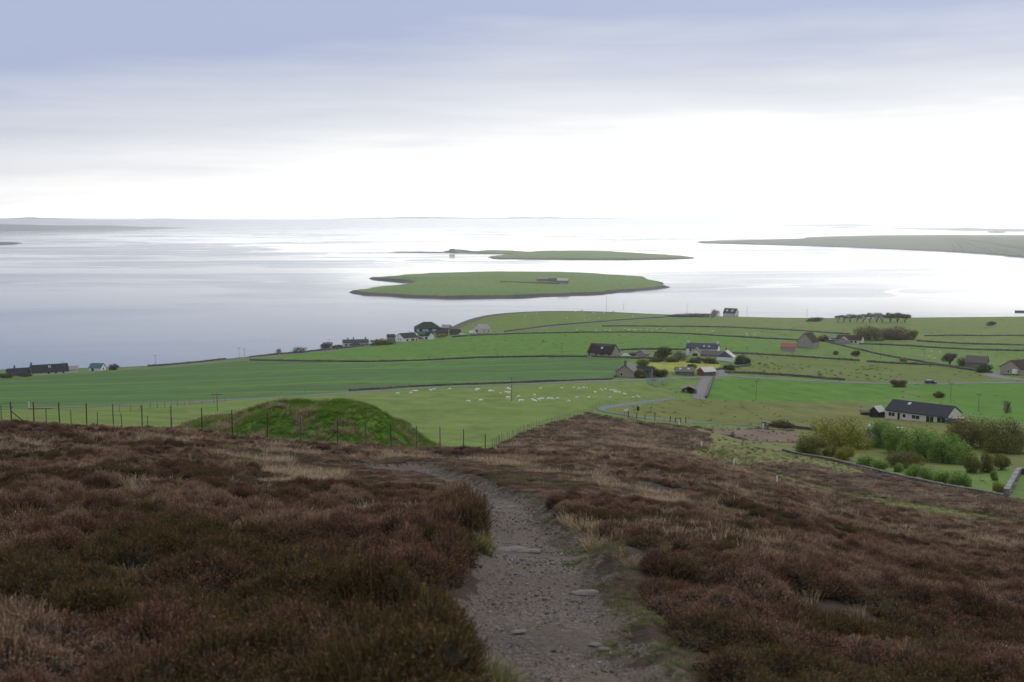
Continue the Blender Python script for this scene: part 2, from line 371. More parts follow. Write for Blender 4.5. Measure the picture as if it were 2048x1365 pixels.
def zone_of(x, y, z=None):
    u = x / np.maximum(y, .5); l = np.log(np.maximum(y, .5)); r = np.zeros(x.shape, int)
    r[y < 2] = ZI['moor_ground']
    for i, (nm, poly, mt) in enumerate(ZONES):
        if poly is None: continue
        if poly == 'STRIP': m = (dpoly(x, y, STRIP) < 1.9 + 2.4 * vnoise(x / 3, y / 3)) | (dpoly(x, y, MPATH) < 1.2)
        elif poly == 'PATH': m = (np.where(inpoly(x, y, PATHW), 1, -1) * dpoly(x, y, PATHW + PATHW[:1]) > (fbm(x / .35, y / .35, 2) - .5) * .55) & (y < 75)
        elif poly == 'SHORE': m = (z < .7) if z is not None else np.zeros(x.shape, bool)
        else: m = inpoly(u, l, poly)
        r[m] = i
    return r

fieldmat('f_mid', (0.083, 0.148, 0.027), (0.101, 0.168, 0.035), (0.119, 0.164, 0.048))
fieldmat('f_arable', (0.055, 0.123, 0.031), (0.074, 0.155, 0.036), (0.082, 0.148, 0.041), rows=(4.2, .04, (.050, .082, .030), .55))
fieldmat('f_sheep', (0.104, 0.159, 0.030), (0.121, 0.171, 0.042), (0.144, 0.186, 0.065))
fieldmat('f_strip', (0.072, 0.156, 0.019), (0.089, 0.172, 0.026), (0.103, 0.164, 0.036))
fieldmat('f_head', (0.096, 0.152, 0.029), (0.116, 0.164, 0.038), (0.132, 0.164, 0.052))
fieldmat('f_far', (0.096, 0.144, 0.029), (0.124, 0.160, 0.038), (0.136, 0.152, 0.056))
fieldmat('f_lawn', (0.240, 0.264, 0.044), (0.280, 0.288, 0.060), (0.224, 0.248, 0.048))
fieldmat('f_vivid', (0.058, 0.150, 0.013), (0.072, 0.169, 0.018), (0.081, 0.157, 0.025))
fieldmat('f_rush', (0.092, 0.132, 0.027), (0.120, 0.152, 0.038), (0.108, 0.104, 0.044))
fieldmat('f_olive', (0.100, 0.120, 0.027), (0.124, 0.140, 0.037), (0.128, 0.120, 0.052))
fieldmat('f_rough', (0.140, 0.140, 0.052), (0.096, 0.132, 0.034), (0.184, 0.168, 0.088), patch=(.16, .05))
fieldmat('f_reed', (.115, .085, .065), (.15, .11, .085), (.19, .14, .11), patch=(.12, .05))
fieldmat('moor', (.034, .024, .018), (.046, .031, .023), (.066, .047, .035), patch=(.5, .1))
fieldmat('shore', (.085, .075, .068), (.055, .052, .048), (.13, .12, .11), patch=(.1, .05))
fieldmat('mound_turf', (0.075, 0.176, 0.022), (0.106, 0.202, 0.031), (0.150, 0.195, 0.054), patch=(.5, .2))
# trodden gravel: stone-grey grit with earth between, damp brown patches
m, t, b = newmat('gravel'); spec(b, .9, .2)
g = N(t, 'ShaderNodeNewGeometry'); p = g.outputs['Position']
vo = N(t, 'ShaderNodeTexVoronoi'); vo.inputs['Scale'].default_value = 34; L(t, p, vo.inputs['Vector'])
vo2 = N(t, 'ShaderNodeTexVoronoi'); vo2.inputs['Scale'].default_value = 11; L(t, p, vo2.inputs['Vector'])
c = ramp(t, vo.outputs['Color'], [(.1, (.044, .035, .029)), (.5, (.080, .065, .055)), (.85, (.145, .130, .120))])
e = ramp(t, noise(t, p, 1.3, 5, .65), [(.38, (0, 0, 0)), (.62, (1, 1, 1))])
c = mixc(t, mth(t, 'MULTIPLY', e, .75), c, (.092, .066, .046))
c = mixc(t, mth(t, 'MULTIPLY', ramp(t, noise(t, p, .55, 3, .5), [(.5, (0, 0, 0)), (.7, (1, 1, 1))]), .6), c, (.044, .037, .037))
L(t, c, b.inputs['Base Color'])
bn = N(t, 'ShaderNodeBump'); bn.inputs['Strength'].default_value = .9; bn.inputs['Distance'].default_value = .02
L(t, mth(t, 'ADD', vo.outputs['Distance'], vo2.outputs['Distance']), bn.inputs['Height']); L(t, bn.outputs[0], b.inputs['Normal'])

# ------------------------------------------------------------------ terrain
def build_terrain():
    us = np.concatenate([np.linspace(-.78, -.52, 30)[:-1], np.linspace(-.52, .52, 760), np.linspace(.52, .78, 30)[1:]])
    ys = np.concatenate([np.linspace(-9, 2.5, 40)[:-1], np.exp(np.linspace(math.log(2.5), math.log(85), 400))[:-1], np.exp(np.linspace(math.log(85), math.log(1120), 330))])
    AP = 10.0
    # beyond the near ground the fan opens from the viewpoint itself, so that it keeps to its sight lines
    U, Y = np.meshgrid(us, ys); X = U * (Y + AP * np.exp(-np.maximum(Y, 0) / 12.0))
    Z = H(X.ravel(), Y.ravel()).reshape(X.shape)
    V = np.stack([X, Y, Z], -1).reshape(-1, 3); nr, nc = X.shape
    r, c = np.meshgrid(np.arange(nr - 1), np.arange(nc - 1), indexing='ij'); i0 = (r * nc + c).ravel()
    Q = np.stack([i0, i0 + 1, i0 + nc + 1, i0 + nc], -1)
    fc = V[Q].mean(1)
    keep = fc[:, 2] > -3.0; Q = Q[keep]; fc = fc[keep]
    zi = zone_of(fc[:, 0], fc[:, 1], fc[:, 2])
    for i, (nm, poly, mt) in enumerate(ZONES):
        q = Q[zi == i]
        if not len(q): continue
        ids, inv = np.unique(q, return_inverse=True)
        me = npmesh(nm, V[ids], inv.reshape(q.shape)); me.materials.append(MAT[mt])
        tag(link(nm, me), kind='structure')
build_terrain()

# ------------------------------------------------------------------ sea
m, t, b = newmat('sea_water')
b.inputs['Base Color'].default_value = (.065, .105, .165, 1); b.inputs['IOR'].default_value = 1.5; b.inputs['Specular IOR Level'].default_value = .5
g = N(t, 'ShaderNodeNewGeometry'); p = g.outputs['Position']
# wind lanes and smooth slicks: roughness only, the base colour has some blue of the mirrored sky put in
s1 = noise(t, mapping(t, p, (.0011, .0016, 0), rot=(0, 0, .35), loc=(.8, 2.1, 0)), 1.0, 5, .55, 1.2)
s2 = noise(t, mapping(t, p, (.0022, .0075, 0), rot=(0, 0, -.10), loc=(4.1, 0, 0)), 1.0, 5, .6, .8)
sl_ = mth(t, 'ADD', mth(t, 'MULTIPLY', s1, .68), mth(t, 'MULTIPLY', s2, .32))
rg = ramp(t, sl_, [(.40, (.03, .03, .03)), (.475, (.045, .045, .045)), (.505, (.11, .11, .11)), (.57, (.145, .145, .145)), (.66, (.16, .16, .16))])
s3 = mth(t, 'ABSOLUTE', mth(t, 'SUBTRACT', noise(t, mapping(t, p, (.0010, .0026, 0), rot=(0, 0, .62), loc=(1.3, .2, 0)), 1.0, 3, .5, .6), .5))
thin = ramp(t, s3, [(.004, (.045, .045, .045)), (.020, (.30, .30, .30))])
L(t, mth(t, 'MINIMUM', rg, thin), b.inputs['Roughness'])
bn = N(t, 'ShaderNodeBump'); bn.inputs['Strength'].default_value = .06; bn.inputs['Distance'].default_value = .2
L(t, noise(t, mapping(t, p, (.25, .6, 0)), 1.0, 3, .6), bn.inputs['Height']); L(t, bn.outputs[0], b.inputs['Normal'])
def build_sea():
    ys = np.exp(np.linspace(math.log(300), math.log(60000), 60)); us = np.linspace(-1.3, 1.3, 40)
    U, Y = np.meshgrid(us, ys); V = np.stack([U * Y, Y, 0 * Y], -1).reshape(-1, 3); nc = len(us)
    r, c = np.meshgrid(np.arange(len(ys) - 1), np.arange(nc - 1), indexing='ij'); i0 = (r * nc + c).ravel()
    me = npmesh('sea', V, np.stack([i0, i0 + 1, i0 + nc + 1, i0 + nc], -1)); me.materials.append(MAT['sea_water'])
    tag(link('sea', me), kind='structure')
build_sea()

# ------------------------------------------------------------------ islands and far shores
fieldmat('isle_turf', (.095, .160, .034), (.12, .185, .044), (.13, .17, .055), patch=(.012, .006))
fieldmat('head_turf', (.085, .105, .050), (.105, .120, .062), (.11, .115, .07), patch=(.004, .002))
fieldmat('isle_rock', (.070, .056, .048), (.050, .042, .038), (.10, .085, .075), patch=(.05, .02))
simple('far_land', (.045, .060, .038), (.065, .070, .045), scale=.004, rough=.9, sp=.05)
def isle(name, outline, centre, top, bank=2.2, turf='isle_turf'):
    """outline: pixels of the waterline, all round; banks of dark rock, a domed turf top"""
    c = sea(*centre); P = [sea(*q) for q in outline]; pts = []
    for a, b in zip(P, P[1:] + P[:1]):
        n = max(2, int((b - a).length / 9))
        for i in range(n): pts.append(a.lerp(b, i / n))
    pts = np.array([(p.x, p.y) for p in pts]); n = len(pts); cc = np.array([c.x, c.y])
    pts = pts + (np.stack([vnoise(pts[:, 0] / 14, pts[:, 1] / 14), vnoise(pts[:, 0] / 14 + 50, pts[:, 1] / 14)], 1) - .5) * 9
    rad = np.hypot(*(pts - cc).T)
    # inset distances in metres from the water's edge, then fractions of the way to the middle
    rings = []
    for ins, z in ((-3, -1.2), (0, .25), (2.5, bank * .55), (5, bank), (10, bank + .35), (22, bank + .9)):
        k = 1 - np.minimum(ins * (.35 + 1.5 * vnoise(pts[:, 0] / 23, pts[:, 1] / 23) if 0 < ins < 12 else 1.0) / rad, .5); rings.append((k, z))
    for fr in (.82, .66, .5, .36, .22, .1):
        rings.append((np.minimum(np.full(n, fr), rings[5][0] * (.6 + fr * .47)), bank + .9 + (top - bank - .9) * (1 - fr) ** .8))
    V = []
    for k, z in rings:
        q = cc + (pts - cc) * k[:, None]
        zz = z + (fbm(q[:, 0] / 25, q[:, 1] / 25) - .5) * (1.0 if z < bank + .1 and z > .4 else .6 if z > 1 else 0)
        V.append(np.column_stack([q, zz]))
    V = np.concatenate(V + [np.array([[c.x, c.y, top]])]); R = len(rings); fq = []
    for r in range(R - 1):
        for i in range(n):
            j = (i + 1) % n; fq.append((r * n + i, r * n + j, (r + 1) * n + j, (r + 1) * n + i))
    ft = [((R - 1) * n + i, (R - 1) * n + (i + 1) % n, R * n) for i in range(n)]
    me = bpy.data.meshes.new(name); me.from_pydata([tuple(v) for v in V], [], fq + ft); me.update()
    me.materials.append(MAT['isle_rock']); me.materials.append(MAT[turf])
    mi = np.ones(len(me.polygons), np.int32); mi[:n * 3] = 0; me.polygons.foreach_set('material_index', mi)
    me.polygons.foreach_set('use_smooth', np.ones(len(mi), bool))
    return tag(link(name, me), kind='structure')
isle('island', [(703,585),(722,588.5),(760,592),(830,595.5),(900,597),(1000,595.5),(1100,591.5),(1180,589),(1215,588),(1222,585.5),(1290,580.5),(1322,577.5),(1337,575.5),(1325,572),(1322,566),(1290,560),(1293,556.5),(1265,554.5),(1180,549),(1140,547.5),(1060,546),(980,546),(860,549),(790,554),(755,556.5),(740,557.5),(765,560),(800,562),(826,566),(812,571),(770,576)], (1050,568), 7.5)
isle('island', [(975,515),(990,517.5),(1060,518.5),(1150,519.3),(1260,519.6),(1340,518.5),(1389,516.5),(1360,513),(1290,509),(1230,505),(1160,503.5),(1080,503.5),(1060,505.5),(1020,510)], (1150,511), 7.5, 2.0)
isle('island', [(945,504),(960,507),(1010,508),(1040,507.5),(1060,505.5),(1035,503.5),(1000,502.6),(970,502.6)], (1000,505), 5, 1.6)
isle('skerry', [(778,504.8),(820,505.4),(900,506.3),(985,508.0),(985,507.2),(900,505.6),(840,504.6),(826,503.9),(818,504.3)], (880,505.6), 1.2, .8)
isle('skerry', [(885,503.6),(900,504.3),(925,504.2),(950,504.0),(950,503.4),(925,502.6),(900,502.4)], (912,503.4), 6, 2.0)
isle('headland', [(1393,484.5),(1405,486.5),(1470,487.5),(1560,490),(1700,495),(1830,500.5),(1940,506),(2000,510.5),(2048,515),(2300,532),(2500,530),(2500,490),(2200,478),(2048,472),(1900,471.5),(1750,472.5),(1660,474.5),(1610,476.5),(1622,478),(1560,480.5),(1480,482),(1430,483)], (1900,485), 19, 2.5, 'head_turf')
def far_land(name, pts, thick, mat='far_land'):
    """a low far shore: (column, waterline row, skyline row) along it, rising to a crest half way through its depth"""
    xs = np.linspace(pts[0][0], pts[-1][0], 160); wl = np.interp(xs, [p[0] for p in pts], [p[1] for p in pts]); tp = np.interp(xs, [p[0] for p in pts], [p[2] for p in pts])
    V = []
    for k, (fr, hf) in enumerate(((0, 0), (.04, .25), (.3, .75), (.55, 1), (.8, .6), (1.0, 0))):
        for x, w, t_ in zip(xs, wl, tp):
            s0 = sea(x, w); d = s0.y + thick * fr; u = s0.x / s0.y
            ht = max(ZC - ray(x, t_)[1] * (s0.y + thick * .55), 0.0)
            z = ht * hf + (0 if hf in (0,) else (float(vnoise(np.array([x / 21.]), np.array([k * 3.1]))[0]) - .5) * ht * .12) - (1.5 if hf == 0 else 0)
            V.append((u * d, d, z))
    n = len(xs); f = [(r * n + i, r * n + i + 1, (r + 1) * n + i + 1, (r + 1) * n + i) for r in range(5) for i in range(n - 1)]
    me = npmesh(name, np.array(V), np.array(f)); me.materials.append(MAT[mat]); return tag(link(name, me), kind='structure')
far_land('far_shore', [(-500,462,444),(-100,462,447),(0,461.5,448.5),(70,461,450),(150,460,451.5),(215,459.5,451),(260,459,453),(330,458,454.5),(375,457.3,456.6)], 900)
far_land('far_shore', [(-300,492,483),(-60,491,484),(0,489.8,484.6),(30,489,485),(44,488,487)], 220)
far_land('far_hills', [(-400,449,436),(0,448,438),(60,448,435),(130,448,437),(220,448,441),(330,447.5,437),(420,447.2,440),(520,447,441),(640,446.8,438.5),(760,446.6,435),(860,446.6,434),(960,446.6,436),(1050,446.8,434.5),(1180,447,435),(1300,447.2,438),(1370,448,440),(1420,448.2,438.5),(1500,448.2,443)], 7000)
far_land('far_shore', [(90,446.8,443),(140,447.5,441.5),(190,447.3,440.5),(240,447,443)], 900)
far_land('far_shore', [(1560,452,450.5),(1640,452.3,449.5),(1700,452.5,448.5),(1755,452.3,451.5)], 700)
far_land('far_shore', [(1655,456,455.4),(1690,456.3,454.9),(1715,456.2,455.6)], 150)
far_land('far_shore', [(1775,457,456),(1830,459,457),(1900,460.5,457.5),(1935,461,455.8),(1965,461.6,458),(2048,463,459),(2300,468,460)], 900)
far_land('far_shore', [(1975,464.6,463.2),(1995,465.2,462),(2010,465,463.4)], 150)

# ------------------------------------------------------------------ the air
m = bpy.data.materials.new('sea_haze'); m.use_nodes = True; t = m.node_tree; t.nodes.clear()
pv = N(t, 'ShaderNodeVolumePrincipled'); pv.inputs['Color'].default_value = (.97, .98, 1, 1); pv.inputs['Density'].default_value = 1.05e-4; pv.inputs['Anisotropy'].default_value = .95
ou = N(t, 'ShaderNodeOutputMaterial'); L(t, pv.outputs[0], ou.inputs['Volume'])
hz = MB(); hz.box((0, 31000, 48.5), (110000, 62400, 107)); MAT['sea_haze'] = m
tag(hz.build('haze', 'sea_haze'), kind='stuff')

# ------------------------------------------------------------------ scattered vegetation (uncountable: stuff)
def scatter(name, protos, P, rot, scl, tint, idx):
    col = bpy.data.collections.new('sources_' + name)
    for k, me in enumerate(protos):
        col.objects.link(bpy.data.objects.new('%s_source_%02d' % (name, k), me))
    me = bpy.data.meshes.new(name); me.vertices.add(len(P)); me.vertices.foreach_set('co', np.ascontiguousarray(P, np.float32).ravel())
    fattr(me, 'rot', rot, 'FLOAT_VECTOR'); fattr(me, 'scl', scl, 'FLOAT_VECTOR'); fattr(me, 'tint', tint); fattr(me, 'idx', idx, 'INT')
    me.materials.append(protos[0].materials[0])
    o = link(name, me)
    ng = bpy.data.node_groups.new(name, 'GeometryNodeTree')
    ng.interface.new_socket('Geometry', in_out='INPUT', socket_type='NodeSocketGeometry'); ng.interface.new_socket('Geometry', in_out='OUTPUT', socket_type='NodeSocketGeometry')
    gi = ng.nodes.new('NodeGroupInput'); go = ng.nodes.new('NodeGroupOutput')
    ci = ng.nodes.new('GeometryNodeCollectionInfo'); ci.inputs['Collection'].default_value = col
    ci.inputs['Separate Children'].default_value = True; ci.inputs['Reset Children'].default_value = True
    ip = ng.nodes.new('GeometryNodeInstanceOnPoints'); ip.inputs['Pick Instance'].default_value = True
    def na(nm, ty):
        a = ng.nodes.new('GeometryNodeInputNamedAttribute'); a.data_type = ty; a.inputs['Name'].default_value = nm; return a.outputs[0]
    lk = ng.links.new
    e2r = ng.nodes.new('FunctionNodeEulerToRotation'); lk(na('rot', 'FLOAT_VECTOR'), e2r.inputs[0])
    lk(gi.outputs[0], ip.inputs['Points']); lk(ci.outputs[0], ip.inputs['Instance']); lk(na('idx', 'INT'), ip.inputs['Instance Index'])
    lk(e2r.outputs[0], ip.inputs['Rotation']); lk(na('scl', 'FLOAT_VECTOR'), ip.inputs['Scale']); lk(ip.outputs[0], go.inputs[0])
    md = o.modifiers.new('scatter', 'NODES'); md.node_group = ng
    return tag(o, kind='stuff')
def blades(n, h, hv, base_r, lean, w, rng, seg=3, droop=.25, fuzz=0, fw=.012):
    """a tuft of n ribbon stems; 'ht' runs 0..1 up each stem; fuzz = small side leaves"""
    V = []; Fc = []; T = []
    for i in range(n):
        a = rng.uniform(0, 2 * math.pi); r = base_r * math.sqrt(rng.random()); p = np.array([math.cos(a) * r, math.sin(a) * r, -.03])
        a2 = a + rng.normal(0, .5); ln = h * (1 - hv * rng.random()); le = lean * (.25 + .75 * r / base_r) * rng.uniform(.5, 1.3)
        d = np.array([math.cos(a2) * le, math.sin(a2) * le, 1.0]); d /= np.linalg.norm(d)
        fa = rng.uniform(0, math.pi); sd = np.array([math.cos(fa), math.sin(fa), 0.0]); k0 = len(V)
        for s_ in range(seg + 1):
            tt = s_ / seg; ww = w * (1 - .75 * tt)
            V += [p - sd * ww / 2, p + sd * ww / 2]; T += [tt, tt]
            if s_ < seg:
                Fc.append((k0 + 2 * s_, k0 + 2 * s_ + 1, k0 + 2 * s_ + 3, k0 + 2 * s_ + 2))
                if fuzz and s_ > 0:
                    for _ in range(fuzz):
                        q = p + d * ln / seg * rng.random(); e = rng.normal(0, 1, 3); e[2] = abs(e[2]) * .8; e /= np.linalg.norm(e) + 1e-9
                        sp = np.cross(e, d); sp /= np.linalg.norm(sp) + 1e-9; k = len(V); le2 = fw * rng.uniform(1.6, 3.4)
                        V += [q, q + e * le2 + sp * fw * .5, q + e * le2 * 1.25 + d * .01, q + e * le2 - sp * fw * .5]; T += [tt, tt, min(1, tt + .25), tt]; Fc.append((k, k + 1, k + 2, k + 3))
                p = p + d * ln / seg
                d = d + np.array([math.cos(a2), math.sin(a2), -.3]) * droop * rng.uniform(.2, 1) / seg * 1.5 + rng.normal(0, .09, 3); d /= np.linalg.norm(d)
    return np.array(V), np.array(Fc), np.array(T)
def tuftmesh(name, mat, *a, **k):
    v, f, t_ = blades(*a, **k); me = npmesh(name, v, f, False); fattr(me, 'ht', t_); me.materials.append(MAT[mat]); return me
def cushion(name, mat, n, R_, Hd, ln, rng, w=.0065, fw=.0075):
    """a heather cushion: a woody dark core under a close pile of short leafy shoots"""
    V = []; Fc = []; T = []
    rings = [(0.0, .90), (.55, .74), (.86, .36), (.98, -.05)]; k = 9; lay = []
    for r, z in rings:
        lay.append(len(V))
        for i in range(1 if r == 0 else k):
            a = 2 * math.pi * i / k; j = rng.uniform(.85, 1.08); V.append(np.array([math.cos(a) * r * R_ * j, math.sin(a) * r * R_ * j, z * Hd * rng.uniform(.9, 1.05)])); T.append(0.0)
    for i in range(k): Fc.append((lay[0], lay[1] + i, lay[1] + (i + 1) % k, lay[1] + (i + 1) % k))
    for a_, b_ in ((1, 2), (2, 3)):
        for i in range(k): j = (i + 1) % k; Fc.append((lay[a_] + i, lay[b_] + i, lay[b_] + j, lay[a_] + j))
    for i in range(n):
        a = rng.uniform(0, 2 * math.pi); q = math.sqrt(rng.random()) * 1.02; up = math.sqrt(max(0, 1 - q * q)); p = np.array([math.cos(a) * q * R_, math.sin(a) * q * R_, up * Hd * .88 - .01])
        d = np.array([math.cos(a) * q * .9, math.sin(a) * q * .9, .55 + .6 * up]) + rng.normal(0, .28, 3); d /= np.linalg.norm(d) + 1e-9
        L_ = ln * rng.uniform(.55, 1.25); sd = np.cross(d, rng.normal(0, 1, 3)); sd /= np.linalg.norm(sd) + 1e-9; k0 = len(V)
        for s_ in range(3):
            tt = s_ / 2; ww = w * (1 - .7 * tt); V += [p - sd * ww / 2, p + sd * ww / 2]; T += [.35 + .65 * tt] * 2
            if s_ < 2:
                Fc.append((k0 + 2 * s_, k0 + 2 * s_ + 1, k0 + 2 * s_ + 3, k0 + 2 * s_ + 2)); p = p + d * L_ / 2; d = d + rng.normal(0, .2, 3); d /= np.linalg.norm(d) + 1e-9
        # vertices of the side leaves come after the shoot's own
        for _ in range(3):
            c = V[k0] + (V[k0 + 4] - V[k0]) * rng.uniform(.2, 1.0); e = rng.normal(0, 1, 3) + d * .8; e /= np.linalg.norm(e) + 1e-9; sp = np.cross(e, d); sp /= np.linalg.norm(sp) + 1e-9; le = fw * rng.uniform(1.2, 2.6); m = len(V)
            V += [c, c + e * le + sp * fw * .5, c + e * le * 1.3, c + e * le - sp * fw * .5]; T += [.6, .75, .9, .75]; Fc.append((m, m + 1, m + 2, m + 3))
    me = bpy.data.meshes.new(name); me.from_pydata([tuple(v) for v in V], [], [tuple(dict.fromkeys(int(x) for x in f)) for f in Fc]); me.update(); fattr(me, 'ht', np.array(T)); me.materials.append(MAT[mat]); return me
def vegmat(name, stops_a, stops_b, transl=.25, rough=.75, stops_c=None):
    """stems coloured along their length; two kinds blended plant by plant"""
    m, t, b = newmat(name); spec(b, rough, .15)
    h = N(t, 'ShaderNodeAttribute', attribute_name='ht'); ti = N(t, 'ShaderNodeAttribute', attribute_name='tint', attribute_type='INSTANCER')
    g = N(t, 'ShaderNodeNewGeometry')
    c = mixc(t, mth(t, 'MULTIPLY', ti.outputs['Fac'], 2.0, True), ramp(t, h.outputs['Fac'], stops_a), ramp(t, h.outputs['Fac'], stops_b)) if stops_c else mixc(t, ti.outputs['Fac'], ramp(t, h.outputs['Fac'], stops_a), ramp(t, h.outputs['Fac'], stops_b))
    if stops_c: c = mixc(t, mth(t, 'SUBTRACT', mth(t, 'MULTIPLY', ti.outputs['Fac'], 2.0), 1.0, True), c, ramp(t, h.outputs['Fac'], stops_c))
    c = mixc(t, 1.0, c, ramp(t, g.outputs['Random Per Island'], [(0, (.42, .42, .42)), (.6, (.9, .9, .9)), (.85, (1.35, 1.3, 1.25)), (1, (2.5, 2.3, 2.1))]), 'MULTIPLY')
    L(t, c, b.inputs['Base Color'])
    tr = N(t, 'ShaderNodeBsdfTranslucent'); L(t, c, tr.inputs[0]); mx = N(t, 'ShaderNodeMixShader'); mx.inputs[0].default_value = transl
    L(t, b.outputs[0], mx.inputs[1]); L(t, tr.outputs[0], mx.inputs[2]); L(t, mx.outputs[0], t.nodes['Material Output'].inputs['Surface'])
    return m
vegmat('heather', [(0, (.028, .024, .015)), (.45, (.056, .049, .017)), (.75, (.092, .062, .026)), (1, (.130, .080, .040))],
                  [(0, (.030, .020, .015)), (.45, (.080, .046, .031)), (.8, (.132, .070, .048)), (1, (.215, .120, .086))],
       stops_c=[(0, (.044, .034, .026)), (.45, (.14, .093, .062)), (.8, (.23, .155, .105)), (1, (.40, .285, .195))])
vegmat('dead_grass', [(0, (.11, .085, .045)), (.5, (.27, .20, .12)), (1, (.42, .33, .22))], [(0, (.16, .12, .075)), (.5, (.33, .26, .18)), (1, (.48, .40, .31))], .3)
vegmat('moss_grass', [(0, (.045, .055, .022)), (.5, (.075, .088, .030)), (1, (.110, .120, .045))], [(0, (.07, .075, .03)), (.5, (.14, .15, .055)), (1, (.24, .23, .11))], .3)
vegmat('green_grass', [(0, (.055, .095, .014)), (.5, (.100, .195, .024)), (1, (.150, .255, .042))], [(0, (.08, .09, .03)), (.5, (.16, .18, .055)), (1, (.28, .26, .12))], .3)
rg_ = np.random.default_rng(11)
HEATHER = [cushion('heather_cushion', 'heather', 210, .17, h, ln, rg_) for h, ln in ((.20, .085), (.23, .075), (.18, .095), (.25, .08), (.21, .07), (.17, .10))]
DEAD = [tuftmesh('dead_tuft', 'dead_grass', 80, h, .55, .17, .7, .008, rg_, droop=dr) for h, dr in ((.34, .5), (.30, .9), (.42, .35))]
GREEN = [tuftmesh('green_tuft', 'green_grass', 60, h, .5, .10, .8, .007, rg_, droop=.6) for h in (.22, .3, .26)]
MOSS = [tuftmesh('moss_tuft', 'moss_grass', 60, h, .5, .10, .8, .007, rg_, droop=.6) for h in (.22, .3, .26)]
def spread(d0, d1, spacing, umax=.56, ratio=1.05, lim=None):
    """random ground points between two distances, spacing(d) metres apart"""
    X = []; Y = []; d = d0
    while d < d1:
        e = min(d * ratio + .05, d1); w = 2 * umax * (d + 2); n = int(w * (e - d) / spacing((d + e) / 2) ** 2)
        X.append(rg_.uniform(-w / 2, w / 2, n)); Y.append(rg_.uniform(d, e, n)); d = e
    return np.concatenate(X), np.concatenate(Y)
IM = ZI['moor_ground']
GRASSY = [tuple(p) for p in _pr]
def clumps(x, y, c):
    """distance to the nearest plant centre of a scattered stand, in plant radii, and that plant's own number"""
    ix = np.floor(x / c).astype(int); iy = np.floor(y / c).astype(int); best = np.full(x.shape, 9.0); who = np.zeros(x.shape)
    for a in (-1, 0, 1):
        for b in (-1, 0, 1):
            i, j = ix + a, iy + b; q = _PERM[i % 256, j % 256]; q2 = _PERM[(i + 91) % 256, (j + 37) % 256]; q3 = _PERM[(i + 11) % 256, (j + 173) % 256]
            d = np.hypot(x - (i + .1 + .8 * q) * c, y - (j + .1 + .8 * q2) * c) / (c * (.5 + .3 * q3)); m = d < best; best = np.where(m, d, best); who = np.where(m, q3 * 7.31 + q * 3.7, who)
    return best, who % 1.0
